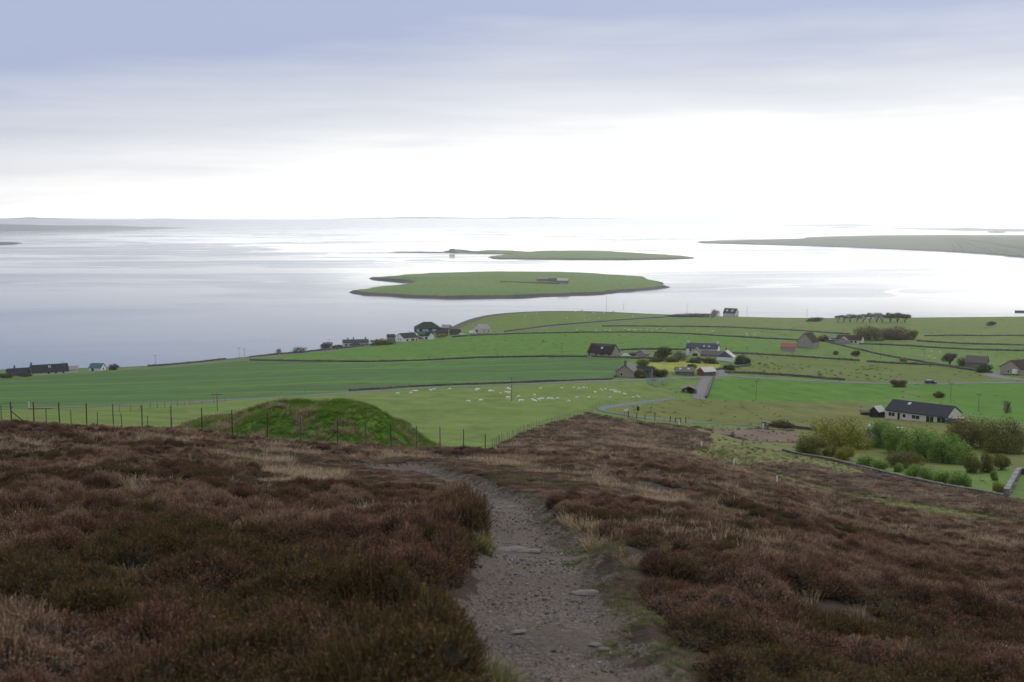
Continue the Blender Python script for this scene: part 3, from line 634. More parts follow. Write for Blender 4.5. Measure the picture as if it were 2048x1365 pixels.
def plant_moor():
    X, Y = spread(3.0, 320, lambda d: max(.135, .0066 * d) if d < 110 else .0075 * d)
    m = zone_of(X, Y) == IM
    nearp = Y < 75
    de = np.where(nearp, dpoly(X, Y, PATHW + PATHW[:1]), 9.0); dr = np.where(nearp, dpoly(X, Y, GRASSY), 9.0)
    edge = .10 + .22 * vnoise(X / .5, Y / .5)
    m &= (de > edge) & (dr > np.where(Y < 15, .20, .08) + .42 * vnoise(X / .9 + 7, Y / .9) * np.clip(Y / 10, .7, 1.3))
    X, Y, de = X[m], Y[m], de[m]
    c1, w1 = clumps(X, Y, .80); c2, w2 = clumps(X, Y, 1.5); fr = Y < 26; cd = np.where(fr, c1, c2); cw = np.where(fr, w1, w2)
    bare = fbm(X / 1.7 + 40, Y / 1.7, 2); ok = (bare > .24) & ((cd < .92) | (rg_.random(len(X)) < .16)); X, Y, de, cd, cw = X[ok], Y[ok], de[ok], cd[ok], cw[ok]
    Z = H(X, Y); n = len(X)
    hum = fbm(X / 1.1, Y / 1.1, 2); sz = np.maximum(1.0, .0066 * Y / .135 * .50)
    hh = (.26 + .55 * hum + .95 * np.clip(1 - cd ** 2, -.3, 1)) * (.75 + .4 * cw) * rg_.uniform(.8, 1.2, n) * np.where(Y > 95, .72, 1.0)
    hh *= np.where((de < .8) & (X < 0) & (Y < 30), 1.35, 1.0); hh *= np.where((Y > 26) & (de < 6), .30, 1.0); hh *= np.where(Y < 6, .75, 1.0) * np.where((X > 0) & (Y < 60), .82, 1.0)
    scl = np.stack([sz * rg_.uniform(.85, 1.25, n), sz * rg_.uniform(.85, 1.25, n), hh], 1)
    rot = np.stack([rg_.normal(0, .13, n), rg_.normal(0, .13, n), rg_.uniform(0, 6.28, n)], 1)
    big = fbm(X / 3.2 + 9, Y / 2.2, 3); fine = fbm(X / .9 + 21, Y / .8 + 4, 3); tint = np.clip((big - .5) * 2.0 + (fine - .5) * 2.2 + .40 + np.clip(Y / 60 - .3, -.14, .08) + (cw - .5) * .7 + rg_.normal(0, .16, n), 0, 1)
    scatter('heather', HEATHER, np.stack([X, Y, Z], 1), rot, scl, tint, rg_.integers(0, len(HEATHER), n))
    # bleached grass among it, in drifts
    X, Y = spread(3.0, 260, lambda d: max(.15, .0075 * d))
    m = (zone_of(X, Y) == IM); m &= np.where(Y < 75, dpoly(X, Y, PATHW + PATHW[:1]), 9.0) > np.where(Y > 24, 3.2, .12)
    dr_ = fbm(X / 3.4 + 3, Y / 2.2 + 60, 3) + rg_.normal(0, .045, len(X)); lo = np.where((X < 0) & (Y > 18) & (Y < 75), .06, 0) - np.where(Y < 9, .05, 0)
    m &= (dr_ > .612 - lo) | (rg_.random(len(X)) < .018)
    X, Y = X[m], Y[m]; n = len(X); sz = np.maximum(.8, .0062 * Y / .15 * .6)
    nr_ = np.where(Y < 14, .62, 1.0); scl = np.stack([sz * nr_ * rg_.uniform(.8, 1.3, n)] * 2 + [np.clip(sz, .8, 1.15) * nr_ * rg_.uniform(.7, 1.15, n)], 1)
    rot = np.stack([rg_.normal(0, .2, n), rg_.normal(0, .2, n), rg_.uniform(0, 6.28, n)], 1)
    scatter('bleached_grass', DEAD, np.stack([X, Y, H(X, Y)], 1), rot, scl, rg_.random(n), rg_.integers(0, 3, n))
    # mossy grass on the trodden edge and along the grass track
    X, Y = spread(3.0, 190, lambda d: max(.085, .006 * d))
    z_ = zone_of(X, Y); near = Y < 75
    dR = np.where(near, dpoly(X, Y, GRASSY), 9.0)
    m = ((z_ == IM) | (z_ == ZI['path'])) & (dR < .10 + .40 * vnoise(X / .8, Y / .8)) & (fbm(X / .6 + 3, Y / .6, 2) > .50)
    m |= ((z_ == IM) & (fbm(X / 2.3 + 80, Y / 1.6 + 13, 3) > .70) & near)
    m |= ((z_ == ZI['grass_track_ground']) | (np.array([ZONES[k][2] == 'f_rough' for k in range(len(ZONES))])[z_])) & (rg_.random(len(X)) < .7) & (dpoly(X, Y, MPATH) > .5)
    X, Y, dR = X[m], Y[m], dR[m]; n = len(X); sz = np.maximum(np.where(dR < .8, .38, .6), .006 * Y / .085 * .22)
    hs = np.where(dR < .8, .13, .8) * rg_.uniform(.7, 1.2, n)
    scl = np.stack([sz * rg_.uniform(.8, 1.3, n)] * 2 + [hs], 1); rot = np.stack([rg_.normal(0, .2, n), rg_.normal(0, .2, n), rg_.uniform(0, 6.28, n)], 1)
    scatter('moor_grass', MOSS, np.stack([X, Y, H(X, Y)], 1), rot, scl, np.clip(np.where(dR < .8, .45, .72) + rg_.normal(0, .2, n), 0, 1), rg_.integers(0, 3, n))
plant_moor()
# tussocks and rushes of the rougher pastures
vegmat('tussock', [(0, (.05, .070, .018)), (.5, (.075, .115, .026)), (1, (.115, .150, .042))], [(0, (.09, .10, .035)), (.5, (.16, .165, .060)), (1, (.24, .22, .10))], .3)
TUSS = [tuftmesh('tussock', 'tussock', 34, h, .5, .13, .8, .035, rg_, droop=.5) for h in (.34, .42, .5)]
def plant_fields():
    X, Y = spread(100, 760, lambda d: .0125 * d, umax=.5); z_ = zone_of(X, Y); nm = np.array([z[2] for z in ZONES])[z_]
    w = {'f_rush': .62, 'f_olive': .5, 'f_rough': .4, 'f_mid': .30, 'f_far': .22, 'f_strip': .30, 'f_head': .14, 'f_vivid': .03, 'f_reed': .9}
    pr = np.array([w.get(k, 0) for k in nm]); cl = fbm(X / 14 + 3, Y / 30 + 8, 3)
    m = rg_.random(len(X)) < pr * np.clip((cl - .36) * 4.2, .04, 1.4); X, Y, nm = X[m], Y[m], nm[m]; n = len(X); sz = np.maximum(1.0, Y / 190) * np.exp(rg_.normal(0, .3, n))
    tint = np.clip(np.where(np.isin(nm, ['f_rough', 'f_reed', 'f_olive']), .55, .22) + rg_.normal(0, .25, n), 0, 1)
    rot = np.stack([rg_.normal(0, .15, n), rg_.normal(0, .15, n), rg_.uniform(0, 6.28, n)], 1)
    scatter('pasture_tussocks', TUSS, np.stack([X, Y, H(X, Y)], 1), rot, np.stack([sz, sz, np.clip(sz, 1, 1.7) * np.where(np.isin(nm, ['f_reed', 'f_rush', 'f_rough']), .95, .5)], 1), tint, rg_.integers(0, 3, n))
plant_fields()
# grit and small stones lying on the path
def rockmesh(name, seed, mat, flat=.6, sub=1, jit=.22):
    bm = bmesh.new(); bmesh.ops.create_icosphere(bm, subdivisions=sub, radius=.5); r = random.Random(seed)
    for v in bm.verts: v.co = Vector((v.co.x * r.uniform(1 - jit, 1 + jit), v.co.y * r.uniform(1 - jit, 1 + jit) * .8, v.co.z * flat * r.uniform(1 - jit, 1 + jit)))
    me = bpy.data.meshes.new(name); bm.to_mesh(me); bm.free(); me.materials.append(MAT[mat]); return me
m, t, b = newmat('grit'); spec(b, .8, .25)
ti = N(t, 'ShaderNodeAttribute', attribute_name='tint', attribute_type='INSTANCER'); o_ = N(t, 'ShaderNodeTexCoord')
c = ramp(t, ti.outputs['Fac'], [(0, (.044, .034, .028)), (.45, (.084, .066, .054)), (.8, (.140, .130, .122)), (1, (.30, .29, .28))])
L(t, mixc(t, .35, c, ramp(t, noise(t, o_.outputs['Object'], 4, 3), [(.3, (.5, .5, .5)), (.7, (1.4, 1.35, 1.3))]), 'MULTIPLY'), b.inputs['Base Color'])
def lay_grit():
    X, Y = spread(3.5, 60, lambda d: max(.030, .0055 * d), umax=.26)
    m = (zone_of(X, Y) == ZI['path']) & (fbm(X / .8, Y / .8, 2) > .36); X, Y = X[m], Y[m]; n = len(X)
    sz = np.maximum(.012, .0014 * Y) * np.exp(rg_.normal(0, .5, n)); sz = np.minimum(sz, .06)
    rot = np.stack([rg_.normal(0, .3, n), rg_.normal(0, .3, n), rg_.uniform(0, 6.28, n)], 1)
    scatter('grit', [rockmesh('grit_stone', k, 'grit') for k in range(5)], np.stack([X, Y, H(X, Y) + .1 * sz], 1), rot, np.stack([sz] * 3, 1), rg_.random(n) ** 1.3, rg_.integers(0, 5, n))
lay_grit()

# ------------------------------------------------------------------ grassy mound behind the fence
def build_mound():
    prof = [(a_, b_ + 9) for a_, b_ in [(325,880),(350,854),(400,840),(465,830),(505,818),(545,808.5),(575,807),(620,809),(665,807),(703,807),(722,813),(745,821),(775,838),(800,852),(822,872),(845,892),(880,920)]]
    us = np.linspace(315, 900, 190); ys = np.linspace(82, 110, 90); D = 94.0
    PX, Y = np.meshgrid(us, ys); X = (PX - 1024) / F * D * (1 + (Y - D) / D * .35)
    T = H(X.ravel(), Y.ravel()).reshape(X.shape)
    topz = ZC - np.array([ray(p, q)[1] for p, q in zip(us, np.interp(us, [a for a, b in prof], [b for a, b in prof]))]) * D
    k = np.clip(1 - np.abs((Y - D) / np.where(Y < D, 11.5, 14)), 0, 1); k = k * k * (3 - 2 * k); k = np.minimum(k * 1.18, 1)
    up = np.maximum(topz[None, :] - T, 0)
    Z = T + up * k + (fbm(X / 1.5, Y / 1.5, 3) - .5) * .85 * np.clip(up, 0, 1) * k - .12 * (1 - np.clip(k * 6, 0, 1))
    nr, nc = X.shape; r, c = np.meshgrid(np.arange(nr - 1), np.arange(nc - 1), indexing='ij'); i0 = (r * nc + c).ravel()
    V = np.stack([X, Y, Z], -1).reshape(-1, 3); Q = np.stack([i0, i0 + 1, i0 + nc + 1, i0 + nc], -1)
    me = npmesh('grass_mound', V, Q); me.materials.append(MAT['mound_turf'])
    tag(link('grass_mound', me), kind='structure')
    i = rg_.integers(0, len(V), 15000); P = V[i] + np.column_stack([rg_.uniform(-.08, .08, (15000, 2)), np.zeros(15000)])
    n = len(P); pale = fbm(P[:, 0] / 1.5 + 5, P[:, 1] / 1.5, 2); edge = np.clip(np.abs(P[:, 0] - (620 - 1024) / F * D) / 9, 0, 1)
    tint = np.clip((pale - .5) * 2.6 + edge * .45 + .06 + rg_.normal(0, .15, n), 0, 1)
    sc = rg_.uniform(1.0, 1.9, n)
    rot = np.stack([rg_.normal(0, .25, n), rg_.normal(0, .25, n), rg_.uniform(0, 6.28, n)], 1)
    scatter('mound_grass', GREEN, P, rot, np.stack([sc, sc, rg_.uniform(.9, 1.7, n)], 1), tint, rg_.integers(0, 3, n))
    m_ = rg_.random(n) < np.clip((pale - .52) * 1.1 + edge * .07, 0.006, .18); P2 = P[m_]; n2 = len(P2)
    rot = np.stack([rg_.normal(.4, .35, n2), rg_.normal(0, .35, n2), rg_.uniform(0, 6.28, n2)], 1)
    scatter('mound_bleached_grass', DEAD, P2, rot, np.stack([rg_.uniform(1.3, 2.3, n2)] * 2 + [rg_.uniform(.9, 1.7, n2)], 1), rg_.random(n2), rg_.integers(0, 3, n2))
build_mound()

# ------------------------------------------------------------------ materials of made things
simple('tarmac', (.125, .13, .14), (.095, .10, .11), .8, .85)
simple('farm_track', (.16, .155, .16), (.12, .115, .115), 1.2, .9)
simple('drystone', (.17, .16, .15), (.085, .08, .075), 1.4, .9, bump=.6)
simple('pale_stone', (.27, .265, .27), (.13, .125, .125), 1.1, .9, bump=.6)
simple('brown_stone', (.19, .15, .12), (.11, .09, .075), 1.2, .9, bump=.5)
simple('grey_stone', (.20, .185, .175), (.12, .115, .11), 1.2, .9, bump=.5)
simple('white_harl', (.80, .79, .78), (.70, .70, .69), 1.0, .9)
simple('cream_harl', (.64, .58, .51), (.56, .51, .45), 1.0, .9)
simple('grey_harl', (.33, .30, .28), (.27, .245, .23), 1.0, .9)
simple('pink_harl', (.36, .30, .265), (.30, .25, .225), 1.0, .9)
simple('slate', (.034, .037, .048), (.024, .027, .036), 2.0, .85, .12, stretch=(1, 1, 4))
simple('blue_slate', (.048, .060, .085), (.036, .045, .064), 2.0, .8, .15, stretch=(1, 1, 4))
simple('brown_tile', (.046, .033, .030), (.030, .023, .022), 2.0, .9, .1, stretch=(1, 1, 4))
simple('grey_tile', (.105, .095, .090), (.075, .07, .066), 2.0, .7, stretch=(1, 1, 4))
simple('fibre_sheet', (.24, .24, .25), (.17, .165, .165), 1.0, .8, stretch=(4, 1, 1))
simple('pale_sheet', (.46, .46, .47), (.36, .35, .34), 1.0, .7, stretch=(4, 1, 1))
simple('red_sheet', (.30, .085, .080), (.24, .07, .065), 1.0, .7, stretch=(4, 1, 1))
simple('red_door', (.30, .045, .03), (.24, .04, .03), 2.0, .7)
simple('green_sheet', (.018, .027, .026), (.013, .020, .020), 1.0, .8, .1, stretch=(4, 1, 1))
simple('teal_sheet', (.06, .11, .15), (.05, .085, .12), 1.0, .6, stretch=(4, 1, 1))
simple('blue_board', (.10, .125, .175), (.08, .10, .145), 2.0, .7, stretch=(6, 1, 1))
simple('black_timber', (.022, .020, .020), (.034, .03, .028), 3.0, .8, stretch=(6, 6, 1))
simple('old_timber', (.10, .085, .07), (.06, .05, .045), 3.0, .9, stretch=(5, 5, 1))
simple('pole_timber', (.20, .185, .175), (.14, .13, .125), 3.0, .9, stretch=(5, 5, .4))
simple('rusty_iron', (.085, .042, .036), (.055, .034, .032), 6.0, .9)
simple('grey_iron', (.12, .11, .115), (.08, .075, .08), 6.0, .8)
simple('galvanised', (.22, .26, .30), (.16, .19, .225), 4.0, .5, .5)
simple('fence_wire', (.10, .095, .09), (.07, .065, .06), 8.0, .6)
simple('white_paint', (.76, .76, .75), (.66, .66, .65), 3.0, .5)
simple('pane', (.030, .034, .042), (.024, .027, .034), 1.0, .08, .5)
simple('rooflight', (.42, .45, .50), (.36, .39, .44), 1.0, .1, .6)
simple('solar_panel', (.012, .018, .050), (.010, .014, .038), 2.0, .15, .6)
simple('brick', (.20, .10, .075), (.14, .08, .06), 3.0, .9)
simple('wool', (.84, .81, .73), (.74, .71, .63), 5.0, .95, .05, bump=.5)
simple('black_hide', (.018, .016, .015), (.028, .024, .022), 4.0, .8)
simple('bark', (.075, .060, .048), (.045, .037, .03), 4.0, .95, bump=.5)
simple('rubber', (.016, .016, .016), (.022, .022, .022), 5.0, .8)
simple('orange_plastic', (.34, .19, .14), (.28, .16, .12), 3.0, .6)
def paint(name, c): m, t, b = newmat(name); b.inputs['Base Color'].default_value = (*c, 1); spec(b, .3, .5); b.inputs['Coat Weight'].default_value = .5; return m
paint('paint_blue', (.035, .055, .12)); paint('paint_white', (.72, .72, .72)); paint('paint_red', (.16, .012, .018)); paint('paint_orange', (.45, .13, .04)); paint('paint_dark', (.020, .024, .045))

# ------------------------------------------------------------------ roads, drystone walls, fences
def dense(pl, step):
    out = []
    for (x1, y1), (x2, y2) in zip(pl[:-1], pl[1:]):
        n = max(1, int(math.hypot(x2 - x1, y2 - y1) / step))
        for i in range(n): t_ = i / n; out.append((x1 + (x2 - x1) * t_, y1 + (y2 - y1) * t_))
    return out + [pl[-1]]
def smooth(pl, k=2):
    for _ in range(k):
        o = [pl[0]]
        for a, b in zip(pl[:-1], pl[1:]): o += [(a[0] * .75 + b[0] * .25, a[1] * .75 + b[1] * .25), (a[0] * .25 + b[0] * .75, a[1] * .25 + b[1] * .75)]
        pl = o + [pl[-1]]
    return pl
def normals(p):
    p = np.array(p); t_ = np.gradient(p, axis=0); t_ /= np.hypot(*t_.T)[:, None] + 1e-9
    return p, np.column_stack([-t_[:, 1], t_[:, 0]]), t_
def ribbon(name, pts, w, mat, dmin, lift=.10):
    p, nn, _ = normals(dense(smooth(line(pts, dmin)), 3)); V = []
    hc = H(p[:, 0], p[:, 1])
    for k in (-.56, -.5, -.17, .17, .5, .56):
        q = p + nn * w * k; z = np.maximum(H(q[:, 0], q[:, 1]), hc - .25) + (lift if abs(k) < .55 else -.4); V.append(np.column_stack([q, z]))
    n = len(p); V = np.concatenate(V); f = [(r * n + i, r * n + i + 1, (r + 1) * n + i + 1, (r + 1) * n + i) for r in range(5) for i in range(n - 1)]
    me = npmesh(name, V, np.array(f)); me.materials.append(MAT[mat]); return tag(link(name, me), kind='structure')
COAST = [(-60,754.5),(0,752.5),(100,748),(200,742.5),(300,736.5),(400,727.5),(478,719.5),(560,711.5),(640,703.5),(700,697),(790,685.5),(850,679.5),(900,673),(960,669),(1000,667),(1050,661),(1100,654),(1200,646),(1300,638.5),(1400,635.5),(1480,633)]
ribbon('road', COAST, 5.2, 'tarmac', 450)
ribbon('road', [(-200,822),(0,819.5),(120,817),(260,811),(350,807),(435,802.5),(600,793),(800,778.5),(1000,771),(1150,765.5),(1240,762),(1290,759.5),(1340,757.5),(1400,755.5),(1440,753)], 3.6, 'tarmac', 130)
ribbon('road', [(1440,753),(1460,752),(1500,757),(1600,761),(1700,766),(1800,768.5),(1900,768),(2048,766),(2300,764)], 4.2, 'tarmac', 280)
ribbon('farm_track', [(1432,755),(1414,758),(1407,768),(1402,780),(1398,792),(1397,799)], 4.2, 'farm_track', 280)
ribbon('farm_track', [(1440,754),(1446,748),(1440,742),(1432,738)], 4.0, 'farm_track', 300)
ribbon('road', [(1345,797.5),(1290,804),(1235,811.5),(1208,816),(1199,820),(1212,825),(1250,832),(1290,837.5),(1340,841.5),(1390,845),(1440,848),(1530,854),(1600,858)], 1.8, 'tarmac', 190, .14)
ribbon('farm_track', [(2005,750),(1990,745),(1975,748),(2000,756),(2048,761)], 6.0, 'farm_track', 300)
def wall(label, pts, dmin, h=.95, w=.55, course=.30, mat='drystone', group='drystone field walls', near=False):
    """a drystone dyke following the ground: a core with every face stone and cope stone standing out of it"""
    base = dense(line(pts, dmin), 4.0 if not near else 1.6)
    p, nn, tt = normals(base); z = H(p[:, 0], p[:, 1]); jit = (fbm(p[:, 0] / 6, p[:, 1] / 6, 2) - .5) * h * .35
    o = empty('drystone_wall', (p[0][0], p[0][1], z[0])); tag(o, label, 'wall', group); b0 = Vector(o.location)
    V = []
    for a, e in ((-.5, -.5), (-.42, None), (.42, None), (.5, -.5)):
        q = p + nn * w * a * .86; V.append(np.column_stack([q, z + (-.5 if e else (h - .16 + jit))]))
    n = len(p); V = np.concatenate(V) - np.array(b0); f = [(r * n + i, r * n + i + 1, (r + 1) * n + i + 1, (r + 1) * n + i) for r in range(3) for i in range(n - 1)]
    me = npmesh('core', V, np.array(f), False); me.materials.append(MAT[mat]); link('core', me, o)
    # stones
    far = float(np.mean(p[:, 1])); sl = .42 if near else max(.5, far * .0022); mb = []; r = random.Random(len(pts) * 7 + int(far))
    L_ = np.concatenate([[0], np.cumsum(np.hypot(*np.diff(p, axis=0).T))]); s_ = 0.0; C = []
    courses = int(h / course) if near else (2 if far < 480 else 1)
    while s_ < L_[-1]:
        x = np.interp(s_, L_, p[:, 0]); y = np.interp(s_, L_, p[:, 1]); zz = np.interp(s_, L_, z + jit); ang = math.atan2(np.interp(s_, L_, tt[:, 1]), np.interp(s_, L_, tt[:, 0]))
        for c_ in range(courses):
            top = c_ == courses - 1; ln = sl * r.uniform(.6, 1.25); hh = h / courses * r.uniform(.75, 1.05) if not top else h / courses * r.uniform(.55, 1.35)
            C.append((x + r.uniform(-.06, .06), y + r.uniform(-.06, .06), zz + h * (c_ + .42) / courses, ln, w * r.uniform(.95, 1.15), hh, ang + r.uniform(-.1, .1), r.uniform(-.12, .12)))
        s_ += sl * r.uniform(.75, 1.05)
    C = np.array(C); cube = np.array([(-1,-1,-1),(1,-1,-1),(1,1,-1),(-1,1,-1),(-1,-1,1),(1,-1,1),(1,1,1),(-1,1,1)]) * .5
    k = cube[None] * C[:, None, 3:6] * (1 + rg_.uniform(-.16, .1, (len(C), 8, 3))); ca, sa = np.cos(C[:, 6])[:, None], np.sin(C[:, 6])[:, None]
    k = np.stack([k[..., 0] * ca - k[..., 1] * sa, k[..., 0] * sa + k[..., 1] * ca, k[..., 2] + k[..., 0] * C[:, 7][:, None]], -1) + C[:, None, :3] - np.array(b0)
    fq = np.array([(3,2,1,0),(4,5,6,7),(0,1,5,4),(1,2,6,5),(2,3,7,6),(3,0,4,7)]); f = (fq[None] + (np.arange(len(C)) * 8)[:, None, None]).reshape(-1, 4)
    me = npmesh('stones', k.reshape(-1, 3), f, False); me.materials.append(MAT[mat]); st = link('stones', me, o); st['kind'] = 'stuff'
    return o
WALLS = [
 ('long drystone wall along the top edge of the striped arable field', [(500,721.5),(560,722.5),(620,723.5),(740,724.5),(850,721.5),(960,716.5),(1020,715.5),(1100,714),(1180,714.5),(1240,716.5),(1280,718.5)], 300),
 ('drystone wall on the seaward side of the coast road, running to the low sea wall', [(500,715),(560,709),(640,701.5),(700,695.5),(780,685),(800,683)], 500),
 ('dark low sea wall beside the shore road at the left', [(298,733.5),(340,730.5),(400,724.5),(452,719)], 450),
 ('drystone wall below the coast road, upper edge of the long bright pasture', [(1002,669.5),(1050,668),(1110,667),(1180,665.5),(1250,665.5),(1320,666.5),(1370,668.5),(1420,671.5),(1480,675),(1520,677.5),(1592,681)], 450),
 ('drystone wall just under the skyline fields, second from the sea', [(1205,653.5),(1250,653),(1300,653.5),(1400,654.5),(1470,656),(1520,658.5),(1600,662.5),(1700,669.5)], 500),
 ('drystone wall behind the farmhouse and the brown-roofed house', [(1240,701.5),(1275,700),(1310,699.5),(1345,700),(1375,701)], 400),
 ('drystone wall running right from the farmhouse below the red shed', [(1440,707),(1480,708),(1540,711),(1600,714.5),(1660,718.5),(1720,722.5)], 380),
 ('drystone wall descending diagonally past the cream bungalow towards the stone house', [(1648,683.5),(1690,693.5),(1730,703),(1765,711),(1800,717.5),(1840,724),(1880,731),(1915,736)], 380),
 ('short drystone wall meeting the diagonal wall at mid slope on the right', [(1735,724),(1780,727.5),(1830,729.5),(1882,731.5)], 380),
 ('drystone wall around the yard of the grey stone house', [(1882,732),(1920,738),(1950,742.5),(1985,747)], 360),
 ('drystone wall across the slope right of the cream bungalow', [(1720,689),(1760,690),(1820,693),(1880,697),(1950,700.5),(2048,703),(2200,706)], 450),
 ('upper right drystone wall below the far skyline pasture', [(1850,673),(1900,672),(1960,672.5),(2048,672.5),(2200,673)], 500),
 ('right hand drystone wall between the two upper fields', [(1835,683),(1880,686),(1940,689),(2048,691.5),(2200,693)], 500),
 ('dark drystone wall above the lane, right of the farm', [(1452,746.5),(1500,748),(1560,751),(1620,755.5),(1690,761.5)], 330),
 ('drystone wall edging the farm lane beside the arable field', [(700,782.5),(760,779),(820,774.5),(900,771),(1000,767.5),(1080,764.5),(1150,762),(1225,759.5)], 200),
 ('drystone wall enclosing the gable cottage garden on its left', [(1229,756),(1234,748),(1240,739),(1258,734)], 300),
 ('pale drystone wall beside the gravel farm track', [(1412,797),(1416,788),(1420,776),(1424,764),(1428,756.5)], 280),
 ('drystone wall running up from the red barn to the dark trees', [(1434,741),(1455,737),(1475,735),(1500,732)], 330),
 ('low wall in front of the brown-roofed house', [(1100,714.8),(1140,714.2),(1180,714),(1240,715.8),(1300,718)], 330),
 ('low wall along the coast road below the white bungalow', [(905,675),(950,672),(1000,669.5)], 500),
 ('skyline wall along the coast road towards the dark-roofed house', [(1010,664),(1050,659),(1100,652.5),(1180,646),(1240,641),(1300,637),(1330,635.5)], 500),
]
for lb, pts, dm in WALLS: wall(lb, pts, dm, .62 if 'farm lane beside the arable' in lb else .95)
wall('long drystone wall along the lower side of the bushy garden', [(1568,903),(1590,909),(1640,917.5),(1680,926),(1740,941),(1800,955.5),(1860,968),(1920,979),(1970,988),(2012,996.5)], 110, .42, .5, .14, 'drystone', 'garden walls', True)
wall('pale drystone wall climbing away at the right corner of the garden', [(2013,996),(2022,978),(2033,957),(2038,948)], 110, 1.1, .6, .22, 'pale_stone', 'garden walls', True)
wall('drystone wall corner going out of frame at far right', [(2037,948),(2060,950),(2120,960)], 110, 1.0, .5, .22, 'pale_stone', 'garden walls', True)
wall('low dark wall between the lane pillar and the yellow willow', [(1532,853.5),(1560,855.5),(1600,858.5),(1634,862)], 180, .8, .6, .2, 'drystone', 'garden walls', True)

def rod(mb, p0, p1, r, n=4): mb.tube(p0, p1, r, r, n, False)
def fence(label, posts, mat, wires, group=None, r=.045, square=True, wire_mat='fence_wire', name='wire_fence', braces=()):
    """posts: (foot, top) vectors in order; each post a part, the strung wires another"""
    o = empty(name, posts[0][0]); tag(o, label, 'fence', group); b0 = Vector(posts[0][0]); rr = random.Random(len(posts))
    for f_, t_ in posts:
        mb = MB(); f2, t2 = f_ - b0, t_ - b0; t2 = t2 + Vector((rr.uniform(-.03, .03), 0, 0))
        mb.tube(f2 - Vector((0, 0, .35)), t2, r, r * .92, 4 if square else 7); mb.build('post', mat if isinstance(mat, str) else mat[rr.randrange(len(mat))], o)
    if wires:
        mb = MB()
        for k in wires:
            for (f1, t1), (f2, t2) in zip(posts[:-1], posts[1:]):
                rod(mb, f1.lerp(t1, k) - b0, f2.lerp(t2, k) - b0, .0045 if r < .05 else .007, 3)
        mb.build('wires', wire_mat, o)
    for (a, b) in braces:
        mb = MB(); mb.tube(Vector(a) - b0, Vector(b) - b0, r * .8, r * .8, 4); mb.build('brace', mat if isinstance(mat, str) else mat[0], o)
    return o
def moor_fence():
    P = []
    for px, py in [(-36,803),(21.6,804),(66.5,805),(117.6,805),(172,807),(225.5,808),(282.6,810),(341,812),(403.7,816),(464,820),(533.6,826),(600.6,833),(674,841),(731,846),(782,849),(832.7,852),(880,854),(927,859),(970,869)]:
        d = fence_d(px); u, s = ray(px, py); f_ = Vector((u * d, d, hgt(u * d, d))); P.append((f_, Vector((u * d, d, max(ZC - s * d, f_.z + 1.0)))))
    br = []
    for i, s in ((1, 1), (12, -1), (12, 1)):
        f_, t_ = P[i]; x = f_.x + 1.15 * s; br.append(((x, f_.y, hgt(x, f_.y)), f_.lerp(t_, .62)))
    fence('rusty post and wire fence along the heather crest before the mound', P, ['rusty_iron', 'grey_iron', 'rusty_iron'], (.2, .38, .56, .74, .93), r=.042, braces=br)
    P = []
    for px, d, h in ((-10,92,1.1),(80,93,1.15),(131,95,1.1),(184,97,1.05),(233,99,1.05),(286,100,1.0),(334,101,1.0),(392,103,1.0)):
        u = (px - 1024) / F; f_ = Vector((u * d, d, hgt(u * d, d))); z = max(f_.z + h, ZC - ray(px, 811 + (px / 334) * 24)[1] * d); P.append((f_, Vector((f_.x, d, z))))
    fence('shorter dark stake fence behind the rusty fence at the far left', P, 'grey_iron', (.4, .7, .95), r=.045)
moor_fence()
def stake_line(label, pts, dmin, step, h, mat, wires=(.3, .6, .92), r=.04, name='stake_fence'):
    p = dense(line(pts, dmin), step); rr = random.Random(int(p[0][1])); P = []
    for x, y in p:
        f_ = Vector((x, y, hgt(x, y))); P.append((f_, f_ + Vector((rr.uniform(-.08, .08), 0, h * rr.uniform(.85, 1.12)))))
    return fence(label, P, mat, wires, r=r, name=name)
stake_line('close-set stake fence between the dark heather and the sheep pasture', [(985,897),(1003,888),(1050,868),(1110,847),(1150,835),(1178,827)], 92, 2.1, 1.15, 'pole_timber')
stake_line('stake fence between the narrow lane and the sheep pasture', [(1180,825),(1200,815),(1235,808),(1290,801),(1345,796),(1400,798)], 190, 2.6, 1.15, 'pole_timber')
stake_line('dark post fence along the near side of the narrow lane', [(1257,836.5),(1273,838),(1290,840),(1310,842),(1340,845),(1372,847)], 180, 3.3, 1.25, 'black_timber', (), .09)
stake_line('thin stake fence below the dark wall above the lane', [(1430,752),(1480,755.5),(1560,758),(1650,763),(1700,765)], 300, 5.5, 1.2, 'pole_timber', (.5, .95), .05)
stake_line('line of stakes above the farm lane at the foot of the arable field', [(560,794),(700,785),(820,776.5),(900,773),(1000,768.5),(1100,765)], 190, 9, 1.2, 'pole_timber', (.5, .95), .05)
stake_line('stake fence along the left part of the sheep pasture', [(240,826),(300,818),(380,811),(450,805)], 120, 4, 1.1, 'grey_iron', (.5, .95), .04)

